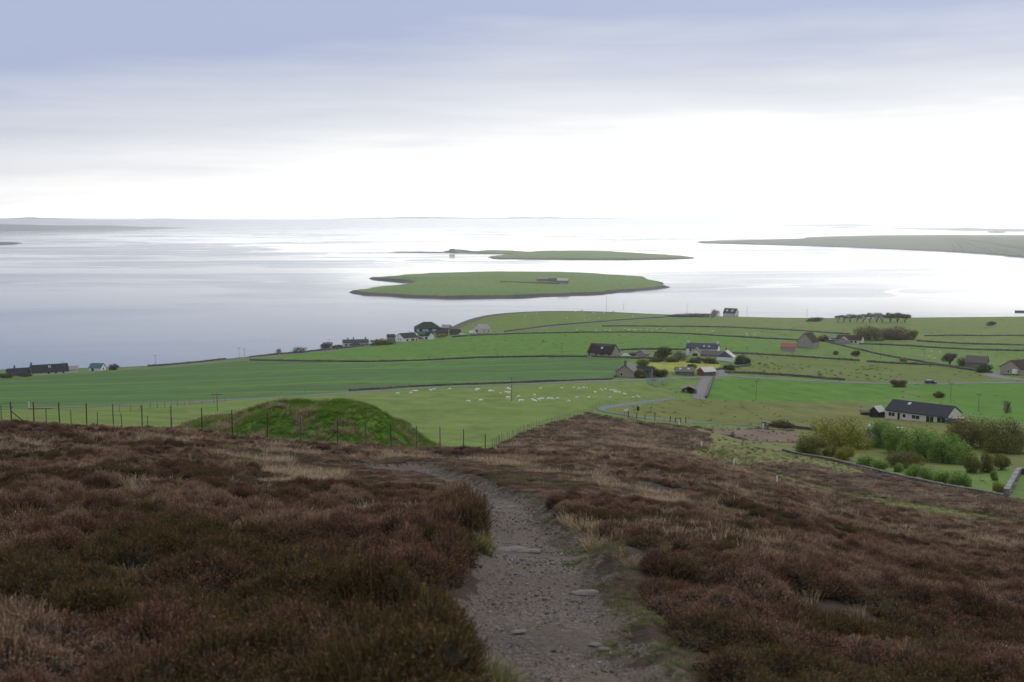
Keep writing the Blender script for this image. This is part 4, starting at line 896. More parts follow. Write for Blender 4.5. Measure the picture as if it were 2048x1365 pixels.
# ------------------------------------------------------------------ buildings
def gable_block(o, L_, W_, hw, rise, wallm, roofm, off=(0, 0, 0), rz=0.0, hip=0.0, over=.35, names=('wall', 'roof'), lift=0.0):
    """walls with their gables, and the two roof slopes as a thick shell; ridge along x"""
    M = Matrix.Translation(Vector(off)) @ Matrix.Rotation(rz, 4, 'Z'); x, y = L_ / 2, W_ / 2; rx = x - hip
    T = lambda p: tuple(M @ Vector(p))
    v = [(-x,-y,-1.5),(x,-y,-1.5),(x,y,-1.5),(-x,y,-1.5),(-x,-y,hw),(x,-y,hw),(x,y,hw),(-x,y,hw),(-rx,0,hw+rise-.06),(rx,0,hw+rise-.06)]
    f = [(0,1,5,4),(2,3,7,6),(1,2,6,9,5),(3,0,4,8,7),(4,5,9,8),(6,7,8,9)] if hip == 0 else [(0,1,5,4),(2,3,7,6),(1,2,6,5),(3,0,4,7),(4,5,9,8),(6,7,8,9),(5,6,9),(7,4,8)]
    mb = MB(); mb.add([T(p) for p in v], f); mb.build(names[0], wallm, o)
    k = over * rise / y; e = over; xo = x + (.25 if hip == 0 else over); rxo = rx + (.25 if hip == 0 else 0); zz = hw - k + .02 + lift; zr = hw + rise + .02 + lift; th = .16
    rb = MB()
    def plate(q):
        q = [Vector(T(p)) for p in q]; k0 = [tuple(p) for p in q]; k1 = [tuple(p + Vector((0, 0, th))) for p in q]; n = len(q)
        rb.add(k0 + k1, [tuple(range(n - 1, -1, -1)), tuple(range(n, 2 * n))] + [(i, (i + 1) % n, n + (i + 1) % n, n + i) for i in range(n)])
    plate([(-xo, -y - e, zz), (xo, -y - e, zz), (rxo, 0, zr), (-rxo, 0, zr)]); plate([(xo, y + e, zz), (-xo, y + e, zz), (-rxo, 0, zr), (rxo, 0, zr)])
    if hip: plate([(xo, -y - e, zz), (xo, y + e, zz), (rxo, 0, zr)]); plate([(-xo, y + e, zz), (-xo, -y - e, zz), (-rxo, 0, zr)])
    return rb.build(names[1], roofm, o), M
def opening(o, M, L_, W_, side, s, z, w, h, kind, frame='white_paint', fill='pane'):
    """window or door set on a wall face: frame and, inside it, pane or leaf"""
    a = {'F': ((s, -W_ / 2, z), 0), 'B': ((s, W_ / 2, z), math.pi), 'R': ((L_ / 2, s, z), math.pi / 2), 'L': ((-L_ / 2, s, z), -math.pi / 2)}[side]
    Q = M @ Matrix.Translation(Vector(a[0])) @ Matrix.Rotation(a[1], 4, 'Z'); b = .09
    mb = MB()
    for c, d in (((0, 0, h / 2 - b / 2), (w, .12, b)), ((0, 0, -h / 2 + b / 2), (w + .1, .16, b)), ((-w / 2 + b / 2, 0, 0), (b, .118, h - 2 * b)), ((w / 2 - b / 2, 0, 0), (b, .118, h - 2 * b))):
        mb.box(c, d, 0, Q)
    if kind == 'window' and w > 1.3: mb.box((0, 0, 0), (b * .7, .11, h - 2 * b), 0, Q)
    fr = mb.build(kind, frame, o)
    pb = MB(); pb.box((0, .01, 0), (w - 1.6 * b, .06, h - 1.6 * b), 0, Q); pb.build('pane' if kind == 'window' else 'leaf', fill, fr)
def chimney(o, M, x, y, z, w=.8, d=.6, h=1.3, mat='grey_stone', pots=1):
    mb = MB(); mb.box((x, y, z), (w, d, h + .8), 0, M); mb.box((x, y, z + h / 2 + .44), (w + .16, d + .16, .12), 0, M); c = mb.build('chimney', mat, o)
    for i in range(pots):
        pb = MB(); q = M @ Vector((x + (i - (pots - 1) / 2) * .4, y, z + h / 2 + .5)); pb.tube(q, q + Vector((0, 0, .4)), .14, .11, 7); pb.build('chimney_pot', 'brick', c)
def on_roof(o, M, W_, hw, rise, x, fr, w, h, mat, name='rooflight', side=-1):
    """a pane lying on a roof slope; fr 0 at the eave .. 1 at the ridge"""
    y = W_ / 2; yy = side * y * (1 - fr); z = hw + rise * fr + .215; ang = math.atan2(rise, y)
    Q = M @ Matrix.Translation(Vector((x, yy, z))) @ Matrix.Rotation(-side * ang, 4, 'X'); mb = MB(); mb.box((0, 0, 0), (w, h, .08), 0, Q); mb.build(name, mat, o)
HOUSES = {}
def house(name, label, px, py, lp, gp, hp, rp, phi, wallm, roofm, cat='house', W=None, hip=0.0, group=None, dmin=150, dmax=1250, zoff=0.0):
    """px,py foot of the middle of the near long side; lp, gp: seen widths of long side and gable; hp, rp wall and roof heights, in photo pixels"""
    p = at(px, py, dmin, dmax); mpp = math.hypot(p.x, p.y) / F; ph = math.radians(phi); az = math.atan2(p.x, p.y)
    L_ = max(lp * mpp / math.cos(ph), 2.0); W_ = W or max(gp * mpp / max(abs(math.sin(ph)), .12), 2.2); hw = hp * mpp; rise = rp * mpp
    yaw = ph - az; n = Vector((-math.sin(yaw), math.cos(yaw), 0)); c = p + n * W_ / 2
    z = hgt(c.x, c.y); c.z = min(z, p.z) + zoff; o = empty(name, c, yaw); tag(o, label, cat, group)
    roof, M = gable_block(o, L_, W_, hw, rise, wallm, roofm, hip=hip)
    return o, M, L_, W_, hw, rise, mpp
def wins(h, side, lst, fr='white_paint'):
    o, M, L_, W_, hw, rise, mpp = h; ln = L_ if side in 'FB' else W_
    for it in lst:
        f_, z, w, ht = it[:4]; kd = it[4] if len(it) > 4 else 'window'
        opening(o, M, L_, W_, side, (f_ - .5) * ln, z, w, ht, kd, fr, it[5] if len(it) > 5 else 'pane')

# near bungalow
h = house('bungalow', 'long cream bungalow with dark slate roof right of the green mound', 1831, 842.5, 110, 27, 17, 16, -24, 'cream_harl', 'slate', 'house', dmin=200)
wins(h, 'F', [(.10, 1.35, 1.9, 1.15), (.22, 1.1, .9, 2.0, 'door'), (.31, 1.35, 1.0, 1.1), (.50, 1.35, 2.3, 1.15), (.73, 1.15, 2.2, 2.0, 'window'), (.91, 1.15, 2.3, 2.0, 'window')]); wins(h, 'R', [(.28, 1.2, 2.2, 2.0)])
on_roof(h[0], h[1], h[3], h[4], h[5], -h[2] * .20, .75, .8, 1.1, 'rooflight')
gable_block(h[0], 5.0, h[3] * .8, h[4] * .98, h[5] * .8, 'cream_harl', 'slate', off=(-h[2] / 2 + 1.6, 1.4, -.01), names=('wing_wall', 'wing_roof'))
house('garden_shed', 'black timber shed with pale roof against the bungalow end', 1763, 835.5, 12, 16, 13, 8, 52, 'black_timber', 'pale_sheet', 'shed', dmin=200)
house('log_store', 'low dark timber store left of the black shed', 1736, 831, 22, 4, 6, 2, 12, 'old_timber', 'old_timber', 'shed', W=2.4, dmin=200)
h = house('cottage', 'cottage with grey slate roof and white chimneys half hidden behind the willows', 1765, 886, 60, 8, 13, 10, -10, 'white_harl', 'blue_slate', 'house', dmin=180)
for x in (-.5, .5): chimney(h[0], h[1], x * (h[2] - .9), 0, h[4] + h[5] + .1, 1.0, .8, .5, 'white_harl', 1)
wins(h, 'F', [(.25, 1.2, .9, 1.1), (.5, 1.0, .9, 1.9, 'door'), (.75, 1.2, .9, 1.1)])
# brown-roofed house
h = house('house', 'pinkish house with steep dark brown roof and solar panels', 1199, 714.5, 48, 16, 9, 16, -27, 'pink_harl', 'brown_tile', dmin=380)
wins(h, 'F', [(.07, 1.0, 1.0, 1.9, 'door'), (.36, 1.25, 1.3, 1.2), (.60, 1.1, 1.9, 1.8), (.90, 1.2, 1.4, 1.3)]); wins(h, 'R', [(.5, 3.4, .9, 1.1)])
on_roof(h[0], h[1], h[3], h[4], h[5], .2, .52, 1.0, 1.2, 'rooflight')
for k in range(5): on_roof(h[0], h[1], h[3], h[4], h[5], -2.9 + 1.55 * k, .83, 1.45, 1.25, 'solar_panel', 'solar_panel')
h = house('garage', 'small grey gabled garage right of the brown-roofed house', 1294, 715.5, 9, 18, 8, 7, 62, 'grey_harl', 'grey_tile', 'garage', dmin=380); wins(h, 'F', [(.5, 1.2, .8, 1.0)])
house('dark_shed', 'small black shed beside the grey gabled garage', 1264, 714.5, 10, 3, 6, 2, -10, 'black_timber', 'black_timber', 'shed', W=3.0, dmin=380)
# gable cottage
h = house('cottage', 'old stone cottage seen gable-on beside the farm lane', 1274, 755, 12, 29, 13, 13, 76, 'pink_harl', 'grey_tile', dmin=280, W=6.4)
chimney(h[0], h[1], -h[2] / 2 + .5, 0, h[4] + h[5] + .4, .6, 1.0, 1.2, 'grey_stone', 2); opening(h[0], h[1], h[2], h[3], 'L', 1.2, 1.4, .9, 1.2, 'window')
gable_block(h[0], 5.4, 4.4, h[4] * .92, h[5] * .6, 'grey_stone', 'slate', off=(h[2] / 2 - .8, -5.0, 0), rz=math.pi / 2, names=('wing_wall', 'wing_roof'))
# the farmhouse and its range
h = house('farmhouse', 'two-storey white farmhouse with blue-grey slate roof and end chimneys', 1403, 711.5, 61, 6, 15, 8.5, -11, 'white_harl', 'blue_slate', dmin=400, W=6.6)
for x in (-.5, .5): chimney(h[0], h[1], x * (h[2] - .8), 0, h[4] + h[5] + .4, .7, 1.1, 1.0, 'cream_harl', 2)
wins(h, 'F', [(.14, 2.5, 1.0, 1.3), (.14, .9, 1.0, 1.2), (.30, 2.5, 1.0, 1.3), (.92, 1.6, 1.4, 1.7)])
for x in (.06, .22): on_roof(h[0], h[1], h[3], h[4], h[5], x * h[2], .38, .7, 1.0, 'rooflight')
gable_block(h[0], 5.0, 4.9, 2.0, 1.9, 'cream_harl', 'grey_tile', off=(-1.9, -h[3] / 2 - 2.2, -.2), rz=math.pi / 2, names=('porch_wall', 'porch_roof'))
Mp = h[1] @ Matrix.Translation(Vector((-1.9, -h[3] / 2 - 2.2, -.2))) @ Matrix.Rotation(math.pi / 2, 4, 'Z'); opening(h[0], Mp, 5.0, 4.9, 'L', .1, .9, 2.2, 1.8, 'door', 'grey_iron', 'black_timber')
gable_block(h[0], 9.0, 4.4, 1.6, 1.4, 'grey_harl', 'grey_tile', off=(5.6, -h[3] / 2 - 2.6, -.25), names=('link_wall', 'link_roof'))
h = house('white_barn', 'white barn with blue boarded gable beside the farmhouse', 1468, 724, 5, 33, 10, 11.5, 76, 'white_harl', 'pale_sheet', 'barn', dmin=380, W=6.8)
mb = MB(); x = -h[2] / 2 - .05; y = h[3] / 2; mb.add([(x, -y - .2, h[4] - .1), (x, y + .2, h[4] - .1), (x, 0, h[4] + h[5] + .1), (x - .08, -y - .2, h[4] - .1), (x - .08, y + .2, h[4] - .1), (x - .08, 0, h[4] + h[5] + .1)], [(0,1,2),(5,4,3),(0,3,4,1),(1,4,5,2),(2,5,3,0)]); mb.build('gable_boarding', 'blue_board', h[0])
chimney(h[0], h[1], 0, 0, h[4] + h[5] + .2, .6, .6, .7, 'brick', 1)
h = house('byre', 'low stone byre with two bright rooflights by the lane', 1370, 751.5, 37, 3, 8, 7, 4, 'grey_stone', 'grey_tile', 'byre', dmin=300, W=5.4)
for x in (-.24, .2): on_roof(h[0], h[1], h[3], h[4], h[5], x * h[2], .55, .8, 1.0, 'rooflight')
h = house('barn', 'stone barn with red door and pale patched roof', 1420, 752, 22, 15, 8.5, 7, 36, 'brown_stone', 'pale_sheet', 'barn', dmin=300)
opening(h[0], h[1], h[2], h[3], 'L', 0, 1.1, 2.8, 2.1, 'door', 'red_door', 'red_door')
# ruined open shelter
def shelter():
    p = at(1378, 787, 280); mpp = p.y / F; o = empty('stone_shelter', p, -math.atan2(p.x, p.y)); tag(o, 'low open stone shelter with brown roof beside the gravel track', 'shelter')
    L_, W_ = 33 * mpp, 4.2
    mb = MB(); mb.add([(-L_ / 2, 0, 1.0), (0, 0, 1.9), (L_ / 2, 0, .9), (-L_ / 2, W_, 1.0), (0, W_, 2.0), (L_ / 2, W_, .9), (-L_ / 2, 0, 1.2), (0, 0, 2.15), (L_ / 2, 0, 1.1), (-L_ / 2, W_, 1.2), (0, W_, 2.2), (L_ / 2, W_, 1.1)],
        [(0,1,4,3),(1,2,5,4),(6,9,10,7),(7,10,11,8),(0,6,7,1),(1,7,8,2),(3,4,10,9),(4,5,11,10),(0,3,9,6),(2,8,11,5)]); mb.build('roof', 'brown_stone', o)
    for x in (-L_ / 2 + 1.5, L_ / 2 - .45):
        q = MB(); q.box((x, .35, .2), (.6, .7, 2.0)); q.box((x + .05, .3, -.3), (.75, .8, .9)); q.build('pier', 'pale_stone', o)
    q = MB(); q.box((0, W_ - .3, .2), (L_ * .9, .5, 2.2)); q.build('back_wall', 'brown_stone', o)
shelter()
h = house('house', 'tall grey gabled house beside the red-roofed shed', 1631, 697, 13, 29, 13, 16, 60, 'grey_harl', 'brown_tile', dmin=450); wins(h, 'F', [(.25, 1.2, 1.2, 1.3), (.7, 1.2, 1.2, 1.3)]); opening(h[0], h[1], h[2], h[3], 'L', 0, 3.3, 1.5, 1.1, 'window')
house('shed', 'shed with bright red roof left of the tall grey house', 1576, 703, 28, 4, 8.5, 6.5, -10, 'grey_harl', 'red_sheet', 'shed', dmin=450, W=5.0)
h = house('bungalow', 'pale bungalow with dark roof and red ridge at the head of the diagonal wall', 1697, 687.5, 46, 8, 8, 7, -14, 'cream_harl', 'brown_tile', dmin=500, W=7)
wins(h, 'F', [(.62, 1.2, 1.3, 1.3), (.78, 1.2, 1.3, 1.3)]); wins(h, 'R', [(.5, 1.2, 1.3, 1.3)]); gable_block(h[0], 6.0, 6.0, 1.9, 1.8, 'grey_harl', 'grey_tile', off=(-h[2] / 2 + 4, -h[3] / 2 - 1.4, -.1), rz=math.pi / 2, names=('wing_wall', 'wing_roof'))
house('greenhouse', 'small turquoise-roofed outhouse left of the pale bungalow', 1670, 681, 16, 3, 5, 3, 8, 'grey_harl', 'teal_sheet', 'shed', W=4, dmin=520)
house('stone_house', 'derelict grey stone house among trees at right', 1952, 738, 37, 5, 12, 11, -6, 'grey_stone', 'grey_tile', dmin=380, W=6)
h = house('house', 'grey gabled house cut by the right edge of the photo', 2062, 750, 34, 36, 12, 14, 48, 'pink_harl', 'brown_tile', dmin=380); opening(h[0], h[1], h[2], h[3], 'L', 1.0, 1.2, 1.0, 1.5, 'door')
h = house('house', 'dark-roofed house with two white dormers standing on the skyline above the water', 1458, 633, 23, 7, 7, 8.5, -20, 'cream_harl', 'slate', dmin=700)
for x in (-.25, .2): on_roof(h[0], h[1], h[3], h[4], h[5], x * h[2], .5, 1.8, 2.0, 'rooflight')
house('roofed_building', 'dark roof of a building just showing at the right edge of the skyline', 2046, 632, 26, 4, 3, 6, 5, 'grey_stone', 'brown_tile', 'building', W=7, dmin=750)
# by the coast road
h = house('bungalow', 'white bungalow with dark green roof on the coast road', 822, 683, 29, 17, 8.5, 8, 30, 'white_harl', 'green_sheet', dmin=600)
wins(h, 'F', [(.25, 1.3, 1.6, 1.5), (.62, 1.3, 2.6, 1.6), (.88, 1.3, 1.5, 1.6)]); opening(h[0], h[1], h[2], h[3], 'L', 1.0, 1.4, 1.2, 1.4, 'window'); opening(h[0], h[1], h[2], h[3], 'L', -1.6, 1.4, 1.2, 1.4, 'window')
house('outbuilding', 'small dark-roofed outbuilding left of the white bungalow', 783, 679.5, 15, 3, 5.5, 4.5, 8, 'grey_harl', 'brown_tile', 'shed', W=5, dmin=600)
h = house('garage', 'white garage with dark door facing the coast road', 852.5, 680, 9, 11, 8, 6, -48, 'white_harl', 'green_sheet', 'garage', dmin=600); opening(h[0], h[1], h[2], h[3], 'F', 0, 1.1, 2.4, 2.0, 'door', 'white_paint', 'black_timber')
h = house('big_barn', 'large dark green barn with hipped roof behind the white bungalow', 857, 663.5, 50, 8, 7, 11, 6, 'green_sheet', 'green_sheet', 'barn', W=14, hip=6.0, dmin=650)
wins(h, 'F', [(.08, 1.3, 2.2, 2.2, 'door', 'pale_sheet'), (.38, 1.4, 4.6, 1.2, 'window', 'pale_sheet'), (.75, 1.4, 3.6, 1.2, 'window', 'pale_sheet')], 'green_sheet')
house('grey_shed', 'grey sheet-roofed shed right of the large dark barn', 890, 660, 16, 4, 4, 5, -15, 'grey_stone', 'fibre_sheet', 'shed', W=8, dmin=650)
house('stone_shed', 'brown stone shed beside the white garage', 885, 672.5, 22, 4, 6, 6, 8, 'brown_stone', 'brown_tile', 'shed', W=6, dmin=600)
house('stone_shed', 'stone shed nearest to the pale house on the coast road', 909, 670.5, 20, 4, 5, 5.5, -10, 'brown_stone', 'green_sheet', 'shed', W=6, dmin=600)
h = house('house', 'pale grey house with blue garage door at the end of the coast road hamlet', 972, 666, 19, 18, 8.5, 8.5, 38, 'cream_harl', 'fibre_sheet', dmin=600); opening(h[0], h[1], h[2], h[3], 'L', 0, 1.3, 2.9, 2.4, 'door', 'white_paint', 'blue_board'); wins(h, 'F', [(.3, 1.3, 1.0, 1.3), (.75, 1.3, 1.0, 1.3)])
h = house('cottages', 'grey-roofed stone cottages with chimneys by the shore', 712, 693, 50, 4, 8, 5, 6, 'cream_harl', 'blue_slate', 'cottage', W=6, dmin=560)
for x in (-.30, -.08, .40): chimney(h[0], h[1], x * h[2], 0, h[4] + h[5] + .3, .7, .8, 1.1, 'grey_stone', 1)
wins(h, 'F', [(.12, 1.2, 1.6, 1.3), (.32, 1.2, 2.6, 1.3), (.62, 1.2, 1.6, 1.3), (.76, 1.2, 1.6, 1.3), (.92, 1.2, 1.6, 1.3)])
gable_block(h[0], 4.0, 4.2, 1.9, 1.6, 'brown_stone', 'blue_slate', off=(-.6, -h[3] / 2 - 1.0, 0), rz=math.pi / 2, names=('wing_wall', 'wing_roof'))
h = house('cottage', 'dark-roofed cottage with chimney at the left edge of the shore', 46, 752, 50, 4, 6, 8, 8, 'grey_stone', 'slate', W=6, dmin=480); chimney(h[0], h[1], -h[2] * .25, 0, h[4] + h[5] + .3, .8, .8, 1.1, 'grey_stone', 1)
h = house('long_house', 'long dark slate-roofed house on the shore at the left', 101, 749.5, 64, 5, 6.5, 12, 8, 'cream_harl', 'slate', W=7.5, dmin=480); chimney(h[0], h[1], -h[2] * .48, 0, h[4] + h[5] + .3, .8, .8, 1.1, 'grey_stone', 1)
for x in (-.02, .02): on_roof(h[0], h[1], h[3], h[4], h[5], x * h[2], .66, .35, 1.6, 'rooflight')
wins(h, 'F', [(.45, 1.1, 1.2, 1.1), (.65, 1.1, 1.2, 1.1), (.85, 1.1, 1.2, 1.1)])
house('pale_shed', 'pale blue-grey roofed shed right of the long shore house', 144, 746, 23, 3, 6, 6, 6, 'white_harl', 'fibre_sheet', 'shed', W=6, dmin=480)
h = house('boathouse', 'boathouse with teal roof and white gable on the shore', 190, 742.5, 21, 9, 7, 7, -28, 'white_harl', 'teal_sheet', 'boathouse', dmin=480); wins(h, 'F', [(.3, 1.0, 1.6, 1.9, 'door')]); wins(h, 'R', [(.5, 1.2, 1.2, 1.2)])

# the islet farm and the ruin: they stand on their islands
def on_isle(px, py, z):
    u, s = ray(px, py); d = (ZC - z) / s; return Vector((u * d, d, z))
def isle_block(name, label, px, py, z, L_, W_, hw, rise, wallm, roofm, cat, rz=0.0):
    p = on_isle(px, py, z); o = empty(name, p - Vector((0, 0, .6)), rz); tag(o, label, cat); gable_block(o, L_, W_, hw + .6, rise, wallm, roofm); return o
isle_block('farm_shed', 'grey-roofed farm shed, left of the two on the near island', 1087, 562, 6.6, 16, 8, 2.6, 2.2, 'grey_stone', 'fibre_sheet', 'shed', .1)
isle_block('farm_shed', 'pale-roofed farm shed at the right end of the near island farm', 1126, 565.5, 6.4, 13, 7, 2.6, 2.4, 'grey_stone', 'pale_sheet', 'shed', -.2)
isle_block('ruined_steading', 'dark ruined steading between the two island sheds', 1106, 563.5, 6.4, 12, 6, 2.6, 1.2, 'brown_stone', 'brown_tile', 'ruin', 0)
mb = MB(); p0 = on_isle(1000, 565, 6.0); p1 = on_isle(1120, 568, 6.0); o = empty('island_wall', p0); tag(o, 'low stone wall running left from the island farm', 'wall')
for k in range(24):
    a = p0.lerp(p1, k / 24) - p0; b = p0.lerp(p1, (k + .96) / 24) - p0; q = (a + b) / 2; mb.box((q.x, q.y, .1 + random.uniform(-.1, .2)), ((b - a).length, .7, 2.6), math.atan2(b.y - a.y, b.x - a.x))
mb.build('stones', 'drystone', o)
p = on_isle(904, 503.2, 5.0); o = empty('ruined_tower', p); tag(o, 'square ruined tower on the skerry beyond the islands', 'ruin')
mb = MB()
for c, d in (((0, -4, 2.5), (13, 1, 8)), ((0, 4, 2.5), (13, 1, 7)), ((-6, 0, 3), (1, 7, 9)), ((6, 0, 3.6), (1, 7, 10)), ((-3, 0, 1.5), (1, 7, 5))): mb.box(c, d)
mb.build('wall', 'drystone', o)
p = sea(976, 447.6); o = empty('ship', p); tag(o, 'tiny grey ship far out near the horizon', 'ship')
mb = MB(); mb.add([(-60,-9,8),(60,-9,8),(60,9,8),(-60,9,8),(-52,-6,-3),(48,-6,-3),(48,6,-3),(-52,6,-3)], [(0,1,2,3),(7,6,5,4),(4,5,1,0),(5,6,2,1),(6,7,3,2),(7,4,0,3)]); mb.build('hull', 'galvanised', o)
mb = MB(); mb.box((30, 0, 15), (30, 14, 14)); mb.box((32, 0, 24), (14, 10, 5)); mb.build('bridge', 'white_paint', o)

# ------------------------------------------------------------------ trees and bushes
def leafmat(name, c1, c2, transl=.3):
    m, t, b = newmat(name); spec(b, .7, .15); g = N(t, 'ShaderNodeNewGeometry')
    c = ramp(t, g.outputs['Random Per Island'], [(0, c1), (.75, c2), (1, tuple(min(1, x * 1.5) for x in c2))])
    c = mixc(t, .6, c, ramp(t, noise(t, g.outputs['Position'], .6, 3), [(.3, (.6, .6, .6)), (.7, (1.35, 1.3, 1.2))]), 'MULTIPLY')
    L(t, c, b.inputs['Base Color']); tr = N(t, 'ShaderNodeBsdfTranslucent'); L(t, c, tr.inputs[0]); mx = N(t, 'ShaderNodeMixShader'); mx.inputs[0].default_value = transl
    L(t, b.outputs[0], mx.inputs[1]); L(t, tr.outputs[0], mx.inputs[2]); L(t, mx.outputs[0], t.nodes['Material Output'].inputs['Surface'])
leafmat('leaf_green', (.125, .220, .046), (.21, .32, .085))
leafmat('leaf_willow', (.14, .16, .025), (.24, .25, .045))
leafmat('leaf_olive', (.095, .105, .030), (.155, .155, .050))
leafmat('leaf_dark', (.045, .065, .022), (.07, .095, .032))
leafmat('leaf_brown', (.075, .055, .038), (.115, .085, .058))
leafmat('leaf_purple', (.075, .055, .052), (.11, .082, .075))
leafmat('leaf_grey', (.13, .115, .105), (.18, .16, .15))
def crown_mesh(rx, ry, h0, h1, leaf, n, mat, lobes, rng, flat=False):
    """leaves over a handful of overlapping lobes, ragged at the rim and open between"""
    C = []
    if h0 > .1 * h1:                              # a crown carried on limbs
        cz = (h0 + h1) / 2; rz = (h1 - h0) / 2; C.append((np.array([0, 0, .05]), .62))
        for k in range(lobes):
            a = 2 * math.pi * (k + rng.uniform(-.3, .3)) / lobes; r = rng.uniform(.30, .48); q = rng.uniform(.45, .68); C.append((np.array([math.cos(a) * q, math.sin(a) * q, rng.uniform(-.5, .55)]), r))
    else:                                         # a bush, leafy to the ground
        cz = h1 * .36; rz = h1 * .66; C.append((np.array([0, 0, .1]), .70))
        for k in range(lobes):
            a = 2 * math.pi * (k + rng.uniform(-.3, .3)) / lobes; r = rng.uniform(.30, .46); q = rng.uniform(.45, .66); C.append((np.array([math.cos(a) * q, math.sin(a) * q, rng.uniform(-.45, .42)]), r))
    n_each = rng.multinomial(n, np.array([r * r for _, r in C]) / sum(r * r for _, r in C)); P = []; Nn = []
    for (q, r), k in zip(C, n_each):
        d = rng.normal(0, 1, (k, 3)); d /= np.linalg.norm(d, axis=1)[:, None] + 1e-9
        rr = r * (1 - .45 * rng.random(k) ** 2.2 + .10 * rng.normal(0, 1, k)); P.append(q + d * rr[:, None]); Nn.append(d)
    P = np.concatenate(P); Nn = np.concatenate(Nn); P = P * np.array([rx, ry, rz]) * 1.05 + np.array([0, 0, cz]); P[:, 2] = np.maximum(P[:, 2], .05)
    n = len(P); Nn = Nn + rng.normal(0, .65, (n, 3)); Nn /= np.linalg.norm(Nn, axis=1)[:, None] + 1e-9
    a = np.cross(Nn, rng.normal(0, 1, (n, 3))); a /= np.linalg.norm(a, axis=1)[:, None] + 1e-9; b = np.cross(Nn, a)
    s = (leaf * np.exp(rng.normal(0, .3, n)))[:, None]
    V = np.stack([P - a * s * .6, P + b * s * .38, P + a * s * .6, P - b * s * .38], 1).reshape(-1, 3)
    me = npmesh('crown', V, np.arange(4 * n).reshape(n, 4), False); me.materials.append(MAT[mat]); return me
def plant(name, label, px, py, wp, hp, mat, cat='bush', dens=1.0, stem=.12, lobes=9, depth=.85, group=None, dmin=120, twigs=False):
    """px,py: middle of its foot, wp,hp: seen size, in photo pixels"""
    p = at(px, py, dmin); mpp = p.y / F; k_ = 1.3 if group == 'willow hedge in the garden' else 1.18 if group == 'young bushes along the garden wall' else 1.0; wp *= 1.16 * k_; hp *= 1.08 * k_; rx = wp * mpp / 2; h = hp * mpp; leaf = max(.10, 1.55 * mpp); rng = np.random.default_rng(int(px * 13 + py))
    p = p + Vector((0, min(rx * depth * .6, 3), 0)); p.z = hgt(p.x, p.y)
    want = dens * 8.5 * (wp * hp * .8) / 2.2; n = int(np.clip(want, 160, 9000)); leaf *= max(1.0, min(1.5, math.sqrt(want / n))); o = empty(name, p); tag(o, label, cat, group)
    tb = MB(); r0 = max(.05, h * .035)
    for k in range(5 if hp > 12 else 3):
        a = rng.uniform(0, 6.28); e = Vector((math.cos(a) * rx * .55, math.sin(a) * rx * depth * .55, h * rng.uniform(.5, .8))); md = Vector((e.x * .25, e.y * .25, h * .25)); tb.tube((0, 0, -.3), md, r0, r0 * .7, 5); tb.tube(md, e, r0 * .7, r0 * .2, 5)
        for j in range(3 if not twigs else 9):
            s_ = md.lerp(e, rng.uniform(.3, .9)); t_ = s_ + Vector((rng.normal(0, rx * .35), rng.normal(0, rx * .3), abs(rng.normal(h * .2, h * .12)))); t_.z = min(t_.z, h * .98); tb.tube(s_, t_, r0 * .3, r0 * .08, 4)
    tb.build('trunk', 'bark', o)
    link('crown', crown_mesh(rx, rx * depth, h * stem, h, leaf, n, mat, lobes, rng), o)
    return o
G1, G2, G3, G4 = 'willow hedge in the garden', 'young bushes along the garden wall', 'wind-bent trees on the skyline', 'farm shrubs'
